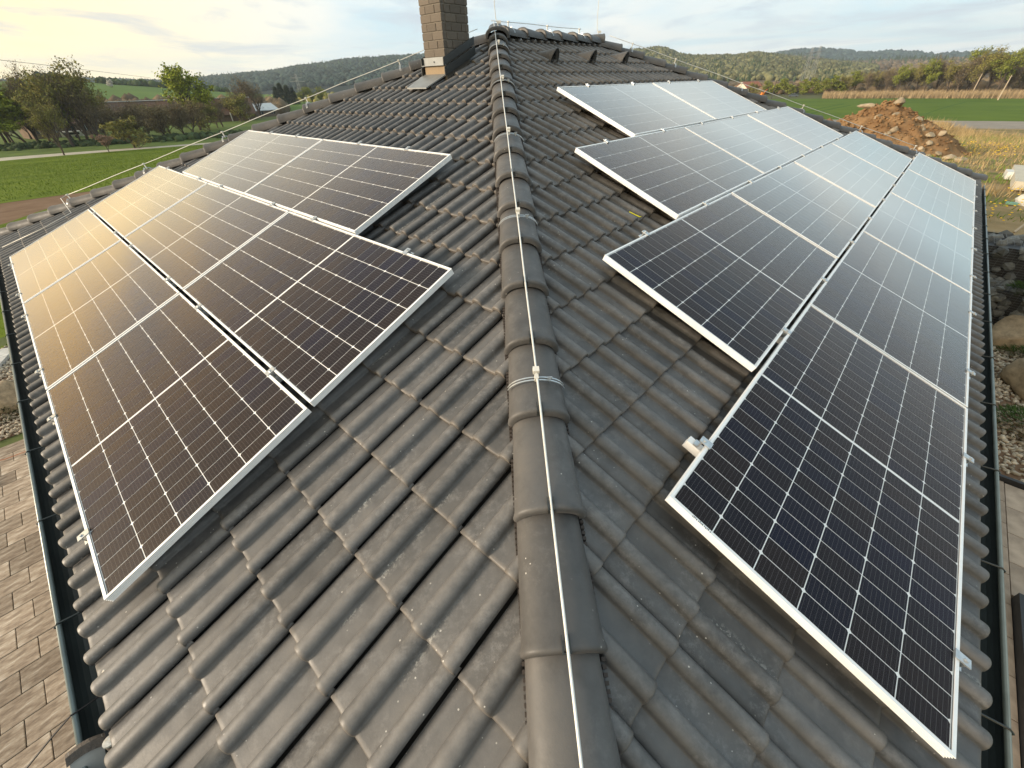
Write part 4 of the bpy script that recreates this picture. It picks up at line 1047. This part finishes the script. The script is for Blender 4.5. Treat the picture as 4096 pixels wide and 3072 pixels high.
# --- soil heap with rocks
HA, HR = 40.3, 47.0
hx, hy = P2(HA, HR); hzb = mz(HR) - 0.7
nr_, na_ = 26, 72; v = []
from mathutils import noise as mn
def heap_h(x, y):
    d1 = math.hypot((x) / 6.0, y / 5.0); d2 = math.hypot((x + 3.6) / 3.6, (y) / 3.6)
    h = max(3.55 * max(0, 1 - d1) ** 0.8, 2.2 * max(0, 1 - d2) ** 0.6)
    return h + (0.42 * mn.noise(Vector((x * .7, y * .7, 1))) + 0.26 * mn.noise(Vector((x * 2.1, y * 2.1, 3))) + 0.2 * mn.noise(Vector((x * 4.7, y * 4.7, 5)))) * min(1, h)
ux = Vector((math.cos(rad(HA)), -math.sin(rad(HA)), 0)); uy = Vector((math.sin(rad(HA)), math.cos(rad(HA)), 0))
for j in range(61):
    for i in range(81):
        x = -8.0 + i * 0.2; y = -6.0 + j * 0.2; h = heap_h(x, y)
        p = Vector((hx, hy, 0)) + ux * x + uy * y; r = math.hypot(p.x - CX, p.y - CY); v.append((p.x, p.y, (mz(r) - 0.25) + h))
heap = obj('soil_heap', mesh('soil_heap', v, [q for q in grid_faces(61, 81)], 'soil', True)); tag(heap, 'heap of orange-brown soil studded with pale rocks on the meadow', 'soil heap')
cl = []
rr = random.Random(31)
for k in range(1500):
    x = rr.gauss(-0.8, 3.0); y = rr.gauss(-1.2, 2.4); h = heap_h(x, y)
    if h < -0.02 or abs(x) > 7.6 or abs(y) > 5.6: continue
    p = Vector((hx, hy, 0)) + ux * x + uy * y; r = math.hypot(p.x - CX, p.y - CY); s_ = rr.uniform(.04, .17) * (1.4 if h < .35 else 1)
    cl.append(np.array(TRS((p.x, p.y, mz(r) - .25 + h + .02), rr.uniform(0, 6), (s_, s_ * .8, s_ * .6), rr.uniform(-.5, .5))))
cv_, cf_ = rock(55, 1, .3, 5)
o = obj('clods', replicate('clods', [tuple(p) for p in cv_], cf_, cl, 'soil'), heap); o['kind'] = 'stuff'
ROCKS = [mesh('rock', *rock(20 + k, 2), 'pale_rock') for k in range(6)]
GK = 'rocks on the soil heap'


def heap_rock(x, y, s_, label, k=0, sc=(1, .85, .75), dz=0.06):
    p = Vector((hx, hy, 0)) + ux * x + uy * y; r = math.hypot(p.x - CX, p.y - CY); z = mz(r) - 0.25 + heap_h(x, y)
    o = obj('rock', ROCKS[k % 6], None, TRS((p.x, p.y, z + dz), random.uniform(0, 6), (s_ * .72 * sc[0], s_ * .72 * sc[1], s_ * .72 * sc[2]), random.uniform(-.4, .4))); return tag(o, label, 'rock', GK)


heap_rock(0.35, -0.2, .62, 'large cream rock crowning the soil heap', 0, (1, .9, .8), .18); heap_rock(-1.55, -0.4, .62, 'long pale rock left of the soil heap top', 1, (1.3, .6, .5), .15)
heap_rock(-2.4, -0.7, .38, 'small pale rock left below the long one on the heap', 2); heap_rock(-0.5, -1.6, .45, 'tan rock on the face just below the heap top', 3); heap_rock(0.55, -1.3, .5, 'flat rock below the crowning rock', 4, (1.4, .7, .5))
heap_rock(-3.0, -1.9, .45, 'brown flat rock on the left shoulder of the heap', 5, (1.2, .8, .5)); heap_rock(0.75, -2.9, .5, 'whitish rock in the middle of the heap face', 0, (.9, .8, .9), .08); heap_rock(0.45, -3.3, .36, 'tan rock under the whitish one mid-face', 1)
for kq, (x, y, s_) in enumerate(((1.9, -1.0, .42), (2.3, -1.2, .36), (2.3, -2.0, .38), (2.9, -2.4, .44), (3.5, -2.0, .36), (3.0, -3.1, .36))): heap_rock(x, y, s_, '%s pale rock from the top on the right flank of the soil heap' % ordw[kq], random.randrange(6))
for kq, (x, y, s_) in enumerate(((3.7, -3.5, .36), (2.7, -3.85, .40), (4.1, -3.95, .34), (3.2, -4.1, .42), (2.8, -4.5, .28), (2.2, -4.9, .26))): heap_rock(x, y, s_, '%s pale rock from the top along the right foot of the soil heap' % ordw[kq], random.randrange(6))
for az, r, s_, lb in ((46.1, 41, .45, 'pale flat boulder in the grass right of the soil heap, nearer one'), (46.9, 40, .40, 'flat boulder in the grass right of the soil heap, right one'), (45.9, 52, .55, 'grey boulder half hidden in dry grass behind the heap')):
    o = obj('rock', ROCKS[random.randrange(6)], None, TRS((*P2(az, r), mz(r) + .12), random.uniform(0, 6), (s_ * 1.3, s_ * .9, s_ * .5))); tag(o, lb, 'rock')

# --- building stuff on the meadow at the right edge
def mp(az, r, dz=0.0): return Vector((*P2(az, r), mz(r) + dz))
def beam(name, a, b, w, h, mt, label, cat):
    mb = MB(); d = (b - a).normalized(); x = d.cross(Vector((0, 0, 1))).normalized(); z = x.cross(d); q = Matrix((x, d, z)).transposed().to_4x4(); q.translation = (a + b) / 2
    mb.box((0, 0, 0), (w, (b - a).length, h)); return tag(mb.build(name, mt, None, q), label, cat)
beam('concrete_block', mp(50.62, 28.8, .18), mp(50.38, 30.6, .18), .4, .28, 'white_paint', 'white concrete block lying on the dry meadow', 'block')
beam('concrete_beam', mp(51.55, 24.2, .2), mp(50.72, 34.0, .2), .5, .28, 'cream_block', 'long cream concrete beam edging a gravel pad', 'beam')
pad = obj('gravel_pad', mesh('gravel_pad', [mp(51.9, 24.4, .06), mp(50.95, 34.2, .06), mp(56, 36, .06), mp(57, 25, .06)], [(0, 3, 2, 1)], 'concrete')); tag(pad, kind='structure')
beam('red_edging', mp(51.0, 34.4, .25), mp(54, 35.2, .25), .25, .25, 'red_paint', 'red edging strip along the far side of the gravel pad', 'edging')
v, f = rock(77, 3, .35, 9); o = obj('foam_heap', mesh('foam_heap', v, f, 'white_paint'), None, TRS(mp(53.1, 20.3, .15), .4, (.42, .6, .3))); tag(o, 'white crumpled heap of packing sheet at the right picture edge', 'packing sheet')
beam('teal_board', mp(51.25, 19.9, .06), mp(51.95, 19.95, .06), .18, .05, 'teal', 'short pale green board lying in the meadow grass', 'board')
beam('stake', mp(52.85, 14.9, .0), mp(54.4, 17.0, .9), .04, .04, 'wood_pole', 'slanting grey stake behind the gabion wall', 'stake')

# --- gabion retaining wall, gravel beds, boulders (right side of the house)
def bp(a_, b_, z=GZ): return eL * a_ + eR * b_ + Vector((0, 0, z))
GST = [mesh('stone', *rock(40 + k, 1, .3, 6), 'gabion_stone') for k in range(5)]
def gabion(a0, a1, b0, b1, z0_, z1_, label, rot=0.0, nst=300):
    g = empty('gabion', Matrix.Translation(bp((a0 + a1) / 2, b0, z0_))); tag(g, label, 'gabion wall', 'gabion walls')
    A = Matrix.Rotation(rot, 4, 'Z') @ Matrix((eL, eR, Vector((0, 0, 1)))).transposed().to_4x4()
    w, d, h = a1 - a0, b1 - b0, z1_ - z0_
    mb = MB(); mb.box((0, d / 2 + .03, h / 2 - .02), (w - .1, d - .12, h - .10)); mb.build('fill', 'black_edge', g, A)
    n = 0; rr_ = random.Random(int(b0 * 10))
    while n < nst:
        x = rr_.uniform(-w / 2, w / 2)
        if rr_.random() < .62: p = (x, 0.04, rr_.uniform(0.03, h - .03))
        else: p = (x, rr_.uniform(0, d), h - .03)
        s_ = rr_.uniform(.09, .17); o = obj('stone', GST[n % 5], g, A @ TRS(p, rr_.uniform(0, 6), (s_, s_ * .7, s_ * .75), rr_.uniform(0, 3))); n += 1
    mb = MB()
    for k in range(int(w / .1) + 1):
        x = -w / 2 + k * .1; mb.tube([(x, -.04, 0), (x, -.04, h + .02), (x, d, h + .02)], .002, 3, False)
    for k in range(int(h / .05) + 1): mb.tube([(-w / 2, -.042, k * .05), (w / 2, -.042, k * .05)], .002, 3, False)
    for k in range(int(d / .1) + 1): mb.tube([(-w / 2, k * .1, h + .022), (w / 2, k * .1, h + .022)], .002, 3, False)
    mb.build('wire_mesh', 'mesh_wire', g, A)


gabion(-6.2, -1.0, 13.6, 14.7, GZ, -1.47, 'tall dark stone gabion wall holding back the meadow')
gabion(-6.2, -1.3, 12.6, 13.5, GZ, -2.15, 'lower dark stone gabion in front of the tall one', -0.16)
gabion(1.5, -1.0 + 0, 13.6, 14.7, GZ, -1.5, 'dark stone gabion wall hidden behind the right eave', 0, 60) if False else None


def bed(name, a0, a1, b0, b1, n, smin, smax, label, mt='gravel'):
    ms__ = []; va = [rock(60 + k, 1, .2, 5) for k in range(1)][0]
    for k in range(n):
        p = bp(random.uniform(a0, a1), random.uniform(b0, b1), GZ + random.uniform(0.0, .04)); s_ = random.uniform(smin, smax)
        ms__.append(np.array(TRS(p, random.uniform(0, 6), (s_, s_ * .62, s_ * .5), random.uniform(-.6, .6), random.uniform(-.6, .6))))
    base = obj('gravel_base', mesh('gravel_base', [bp(a0, b0, GZ + .012), bp(a0, b1, GZ + .012), bp(a1, b1, GZ + .012), bp(a1, b0, GZ + .012)], [(0, 1, 2, 3)], 'bare_earth')); base['kind'] = 'structure'
    o = obj(name, replicate(name, [tuple(p) for p in va[0]], va[1], ms__, mt)); return tag(o, label, 'gravel', kind='stuff')


bed('gravel_bed', -4.2, -1.0, 7.32, 13.2, 6500, .03, .065, 'grey and tan gravel bed beyond the right gutter')
bed('gravel_bed', 9.8, 14.0, -3.8, -1.0, 6500, .02, .05, 'tan gravel bed beyond the left gutter')
bed('gravel_bed', -4.2, -2.02, 2.4, 5.15, 2600, .02, .045, 'tan bark and gravel inside the black-edged bed at lower right')
bpx = [mesh('boulder', *rock(90 + k, 3, .2, 8), 'boulder', True) for k in range(3)]
def put(name, me, p, rz, sc, label, cat, grp=None): return tag(obj(name, me, None, TRS(p, rz, sc)), label, cat, grp)
put('boulder', bpx[0], bp(-2.12, 12.25, GZ + .16), .9, (.62, .42, .40), 'rounded tan boulder at the foot of the gabion', 'boulder')
put('boulder', bpx[1], bp(-2.35, 10.35, GZ + .14), .75, (.75, .45, .36), 'long tan boulder in the middle of the right gravel bed', 'boulder')
put('boulder', bpx[2], bp(11.2, -1.72, GZ + .10), -.5, (.62, .36, .28), 'pinkish boulder in the left gravel bed', 'boulder')
jv, jf = [], []
rr = random.Random(9)
for k in range(900):
    a_ = rr.uniform(0, 6.28); d = rr.random() ** .6; z = rr.random() * (1 - d) * .7; p = Vector((math.cos(a_) * d, math.sin(a_) * d, z)); u = Vector((math.cos(a_) * .14, math.sin(a_) * .14, rr.uniform(.03, .16))); w = Vector((-math.sin(a_), math.cos(a_), 0)) * .025; o = len(jv); jv += [p - w, p + w, p + u]; jf.append((o, o + 1, o + 2))
JUN = mesh('crown', jv, jf, 'juniper')
def juniper(p, s_, label):
    j = empty('juniper', TRS(p, random.uniform(0, 6))); obj('crown', JUN, j, Matrix.Diagonal((s_, s_, s_ * .8, 1))); mb = MB(); mb.tube([(0, 0, -.05), (0.03, 0, s_ * .3)], .02, 5); mb.build('stem', 'bark', j); tag(j, label, 'shrub', 'junipers in the gravel beds')
juniper(bp(-2.30, 11.65, GZ + .03), .42, 'low juniper between the two boulders at right'); juniper(bp(-2.3, 8.9, GZ + .05), .55, 'dark juniper in the gravel near the right paving'); juniper(bp(-2.35, 12.95, -2.13), .65, 'trailing juniper growing over the lower gabion')
juniper(bp(10.65, -1.75, GZ + .04), .34, 'small dark juniper in the left gravel bed'); juniper(bp(11.75, -1.85, GZ + .03), .26, 'low green ground-cover shrub behind the left boulder')
# left stone edging and slabs
gslab = MB(); gslab.box((0, 0, 0), (.62, 3.0, .07)); GS = mesh('stone_slab', gslab.v, gslab.f, 'granite')
put('stone_slab', GS, bp(9.72, -2.6, GZ + .05), rad(45) + .25, (1, .9, 1), 'rough pale granite slab edging the left patio', 'stone slab')
put('stone_slab', GS, bp(12.55, -2.35, GZ + .05), rad(45) - .35, (1.5, .9, 1), 'rough pale granite slab between gravel and lawn at left', 'stone slab')
mb = MB(); mb.tube([bp(9.15, -3.2, GZ + .07), bp(9.2, -2.2, GZ + .075), bp(9.05, -1.8, GZ + .07), bp(9.0, -1.0, GZ + .07)], .006, 5); tag(mb.build('cable', 'red_cable'), 'thin reddish cable lying across the left patio', 'cable')
# patio of pavers (left)
patio = obj('patio', mesh('patio', [bp(2.6, -4.4, GZ + .006), bp(9.42, -4.4, GZ + .006), bp(9.42, -0.2, GZ + .006), bp(2.6, -0.2, GZ + .006)], [(0, 3, 2, 1)], 'joint_sand')); patio['kind'] = 'structure'
PVL, PVW = 0.298, 0.279
bm = bmesh.new(); bmesh.ops.create_cube(bm, size=1.0); bmesh.ops.scale(bm, vec=(PVL - .007, PVW - .007, .05), verts=bm.verts); bmesh.ops.bevel(bm, geom=[e_ for e_ in bm.edges], offset=.004, segments=1, affect='EDGES')
PAV = bpy.data.meshes.new('paver'); bm.to_mesh(PAV); bm.free(); PAV.materials.append(MATS['paver'])
Ap = Matrix((eR, eL, -Vector((0, 0, 1)))).transposed().to_4x4(); n_ = 0
for row in range(25):
    a_ = 2.66 + PVW * row; off = 0.0 if (row % 2 == 0) else PVL / 2
    for k in range(-9, 3):
        b_ = -1.87 - PVL / 2 + off + PVL * (k + 3) + (0.0)
        if b_ > -0.6 or b_ < -4.25: continue
        o = obj('paver', PAV, patio, Matrix.Translation(bp(a_, b_, GZ + .006 + .018 + random.uniform(-.002, .002))) @ Ap @ Matrix.Rotation(random.choice((0, math.pi)), 4, 'Z')); n_ += 1
# paving and black-edged bed (right)
pr_ = obj('terrace', mesh('terrace', [bp(-4.2, 1.6, GZ + .006), bp(-4.2, 7.24, GZ + .006), bp(-0.2, 7.24, GZ + .006), bp(-0.2, 1.6, GZ + .006)], [(0, 1, 2, 3)], 'joint_sand')); pr_['kind'] = 'structure'
SLB = {}
def slab(a0, a1, b0, b1):
    k = (round(a1 - a0, 3), round(b1 - b0, 3))
    if k not in SLB:
        mb = MB(); mb.box((0, 0, 0), (k[0] - .008, k[1] - .008, .05)); SLB[k] = mesh('paving_slab', mb.v, mb.f, 'slab')
    obj('paving_slab', SLB[k], pr_, Matrix.Translation(bp((a0 + a1) / 2, (b0 + b1) / 2, GZ + .03 + random.uniform(-.001, .001))) @ Matrix((eL, eR, Vector((0, 0, 1)))).transposed().to_4x4())
for k in range(13): slab(-1.90, -1.80 + 0.02, 1.7 + k * .426, 2.126 + k * .426)
for k in range(6):
    for j in range(3): slab(-1.78 + j * .5, -1.28 + j * .5, 1.7 + k * .9, 2.6 + k * .9)
for k in range(4):
    for j in range(3): slab(-1.9 - .75 * (j + 1), -1.9 - .75 * j, 5.26 + k * .49, 5.75 + k * .49)
beam('edging_strip', bp(-1.95, 1.7, GZ + .09), bp(-1.95, 5.22, GZ + .09), .09, .14, 'black_edge', 'black edging kerb running beside the right gutter', 'edging')
beam('edging_strip', bp(-1.995, 5.19, GZ + .09), bp(-4.2, 5.19, GZ + .09), .08, .14, 'black_edge', 'black edging kerb across the end of the bark bed', 'edging')
beam('edging_strip', bp(-1.0, 7.28, GZ + .06), bp(-4.2, 7.28, GZ + .06), .05, .1, 'black_edge', 'black edging strip between paving and right gravel bed', 'edging')

# ------------------------------------------------------------------ buildings and things far out
def gable(name, p, rz, l, w, hw, hr, wall_m, roof_m, label, cat, win=0, over=.4):
    """house or shed with pitched roof; local x along the ridge"""
    g = empty(name, TRS(p, rz)); tag(g, label, cat)
    v = [(-l / 2, -w / 2, -1), (l / 2, -w / 2, -1), (l / 2, w / 2, -1), (-l / 2, w / 2, -1), (-l / 2, -w / 2, hw), (l / 2, -w / 2, hw), (l / 2, w / 2, hw), (-l / 2, w / 2, hw), (-l / 2, 0, hr - .15), (l / 2, 0, hr - .15)]
    obj('wall', mesh('wall', v, [(0, 1, 5, 4), (2, 3, 7, 6), (1, 2, 6, 9, 5), (3, 0, 4, 8, 7)], wall_m), g)
    dx, dy = l / 2 + over, w / 2 + over; sl_ = (hr - hw) / (w / 2); ze = hw - sl_ * over
    v = [(-dx, -dy, ze), (dx, -dy, ze), (dx, 0, hr), (-dx, 0, hr), (dx, dy, ze), (-dx, dy, ze)]; v += [(x, y, z - .2) for x, y, z in v]
    obj('roof', mesh('roof', v, [(0, 1, 2, 3), (3, 2, 4, 5), (7, 6, 9, 8), (8, 9, 11, 10), (0, 6, 7, 1), (4, 10, 11, 5), (1, 7, 8, 2), (2, 8, 10, 4), (0, 3, 9, 6), (3, 5, 11, 9)], roof_m), g)
    for k in range(win):
        x = -l / 2 + l * (k + .5) / win; mb = MB(); mb.box((x, -w / 2 - .02, hw * .55), (l / win * .35, .06, hw * .4)); wn = mb.build('window', 'dark_glass', g)
        mb = MB(); mb.box((x, -w / 2 - .04, hw * .55), (.06, .06, hw * .4)); mb.build('frame', 'white_paint', wn)
    return g


def facing(az): return rad(-az)
barn = gable('barn', (*P2(-31.8, 205), -7.5), facing(-31.8), 46, 12, 2.6, 6.7, 'barn_wall', 'barn_roof', 'long low barn with rusty dark roof behind the left trees', 'barn', 0, .8)
mb = MB(); mb.box((0, 0, 6.78), (47.6, .7, .16)); mb.build('ridge_capping', 'roof_sheet', barn)
for k in range(9): mb = MB(); mb.box((-21 + k * 5.2, -6.75, 1.3), (.28, .28, 2.7)); mb.build('post', 'white_paint', barn)
gable('shed', (*P2(-25.1, 224), -7.5), facing(-25) + .5, 15, 9, 2.4, 4.4, 'barn_wall', 'roof_sheet', 'small shed with pale sheet roof beside the bare rounded tree', 'shed', 3)
gable('cottage', (*P2(-40.9, 176), -7.5), facing(-40) + .3, 13, 8, 3.0, 6.0, 'barn_wall', 'barn_roof', 'dim grey house glimpsed through the left tree stems', 'house', 4)
mb = MB(); cx_, cy_ = P2(-40.1, 165)
car2 = empty('trailer', TRS((cx_, cy_, -7.5), .6)); mb.box((0, 0, .95), (4.2, 1.9, 1.1)); mb.build('body', 'white_paint', car2)
mb = MB(); mb.box((0, -.97, 1.05), (3.0, .04, .45)); mb.build('window', 'dark_glass', car2)
for sx_ in (-.7, .7): mb = MB(); mb.tube([(sx_, -1.0, .35), (sx_, -.8, .35)], .35, 12); mb.build('wheel', 'cable', car2)
tag(car2, 'white caravan standing in the grass behind the left tree stems', 'caravan')
gable('distant_house', (*P2(27.9, 340), -7.5), .3, 12, 9, 3.5, 6.2, 'house_wall', 'red_roof', 'house with red roof just above the right hip', 'house', 2)
vill = [(32.9, .10), (33.2, .16), (33.5, .08), (33.8, .2), (34.2, .12), (34.6, .07), (34.9, .16), (35.2, .1), (35.6, .14), (35.9, .06), (36.3, .11), (32.4, .2), (31.9, .12), (33.0, .26), (34.5, .24)]
for k, (az, kk) in enumerate(sorted(vill)):
    gable('village_house', sM(az, kk) + Vector((0, 0, 1)), random.uniform(0, 3), 14, 10, 6, 11, 'house_wall', 'red_roof', '%s tiny village house from the left, at the foot of the right hill' % ordw[k], 'house', 2)['group'] = 'village houses on the low hill'


def pylon(az, r, H, z, label):
    g = empty('power_pylon', Matrix.Translation((*P2(az, r), z))); mb = MB(); hw = H * .085
    def cor(k, f_): w = hw * (1 - f_) + .5 * f_; return Vector(((-1, 1, 1, -1)[k] * w, (-1, -1, 1, 1)[k] * w, H * f_))
    lv = [0, .2, .38, .54, .68, .8, .9, 1.0]
    for k in range(4): mb.tube([cor(k, f_) for f_ in lv], .09, 4, False)
    for f0, f1 in zip(lv[:-1], lv[1:]):
        for k in range(4): mb.tube([cor(k, f0), cor((k + 1) % 4, f1)], .05, 3, False); mb.tube([cor((k + 1) % 4, f0), cor(k, f1)], .05, 3, False)
    mb.build('lattice', 'lead', g); mb = MB()
    for f_, w in ((.72, 7), (.86, 5)): mb.tube([(-w, 0, H * f_), (0, 0, H * f_ + .8), (w, 0, H * f_)], .14, 4, False); mb.tube([(-w, 0, H * f_), (w, 0, H * f_)], .14, 4, False)
    mb.build('crossarm', 'lead', g); return tag(g, label, 'pylon')


pylon(32.5, 520, 29, -9, 'steel lattice pylon above the willows at right, left one of two'); pylon(33.1, 560, 31, -9, 'steel lattice pylon above the willows at right, right one of two'); pylon(-20.25, 520, 20, -8, 'steel lattice pylon behind the conifers at left')
mb = MB(); p0 = Vector((*P2(-47, 110), CAM.z + 110 * math.tan(rad(2.9)))); p1 = Vector((*P2(-41.84, 130), CAM.z + 130 * math.tan(rad(2.29)))); p2 = Vector((*P2(-39.09, 150), CAM.z + 150 * math.tan(rad(1.95)))); p3 = Vector((*P2(-32.7, 230), CAM.z + 230 * math.tan(rad(1.06))))
mb.tube([p0, p1, p2, p3], .035, 4, False); tag(mb.build('power_line', 'cable'), 'single overhead power line crossing the yellow sky at left', 'power line')
for az, r, H, lb in ((47.1, 249, 7.2, 'pale wooden pole at the far edge of the green field'), (45.31, 303, 10.2, 'tall wooden pole standing in the reeds before the trees'), (30.25, 267, 7.2, 'dark post beside the orange digger at the field corner')):
    g = empty('utility_pole', Matrix.Translation((*P2(az, r), gz(r)))); mb = MB(); mb.tube([(0, 0, -.3), (0, 0, H)], [.2, .14], 7); mb.build('shaft', 'wood_pole' if az > 40 else 'cable', g); mb = MB(); mb.box((0, 0, H - .4), (1.4, .1, .12)); mb.build('crossarm', 'wood_pole', g); tag(g, lb, 'pole')
# orange digger and a parked car at the field corner
g = empty('excavator', TRS((*P2(29.3, 300), -7.5), .3, .62)); tag(g, 'small orange excavator with raised arm at the field corner', 'excavator')
mb = MB(); mb.box((0, 0, 1.3), (2.6, 2.0, 1.0)).box((.2, .4, 2.2), (1.2, 1.1, 1.0)); mb.build('body', 'orange_paint', g)
for y in (-.9, .9): mb = MB(); mb.box((0, y, .4), (3.0, .45, .75)); mb.build('track', 'cable', g)
mb = MB(); mb.tube([(1.2, 0, 1.6), (3.0, 0, 4.2), (4.6, 0, 5.0)], [.28, .24, .16], 5); mb.build('arm', 'orange_paint', g)
mb = MB(); mb.box((4.8, 0, 4.6), (.7, .8, .8)); mb.build('bucket', 'cable', g)
g = empty('parked_car', TRS((*P2(32.13, 284), -7.45), rad(-30))); tag(g, 'dark blue car parked on the track beyond the green field', 'car')
bodyp = [(-2.1, .3), (-2.15, .8), (-1.5, .9), (-.9, 1.42), (.6, 1.45), (1.2, .95), (2.1, .82), (2.15, .3)]
v = [(x, y, z) for y in (-.85, .85) for x, z in bodyp]; n_ = len(bodyp); obj('body', mesh('body', v, [tuple(range(n_))[::-1], tuple(range(n_, 2 * n_))] + [(k, (k + 1) % n_, n_ + (k + 1) % n_, n_ + k) for k in range(n_)], 'car_paint'), g)
mb = MB(); mb.add([(-1.35, -.87, .95), (1.0, -.87, .95), (.5, -.87, 1.36), (-.85, -.87, 1.36)], [(0, 1, 2, 3)]); mb.build('window', 'dark_glass', g)
for x in (-1.35, 1.35):
    for y in (-.8, .8): mb = MB(); mb.tube([(x, y - .1, .32), (x, y + .1, .32)], .32, 12); mb.build('wheel', 'cable', g)

# --- haze: one closed box of even, thin air round everything
hv_ = MB(); hv_.box((0, 0, 110), (7400, 7400, 242)); hz_ = hv_.build('haze', 'deck'); hz_['kind'] = 'stuff'
hm_ = bpy.data.materials.new('haze'); hm_.use_nodes = True; t = hm_.node_tree; t.nodes.clear()
pv = t.nodes.new('ShaderNodeVolumePrincipled'); pv.inputs['Density'].default_value = 0.00015; pv.inputs['Color'].default_value = (0.78, 0.89, 1.0, 1); pv.inputs['Anisotropy'].default_value = 0.2
ou = t.nodes.new('ShaderNodeOutputMaterial'); t.links.new(pv.outputs[0], ou.inputs['Volume']); hz_.data.materials.clear(); hz_.data.materials.append(hm_)
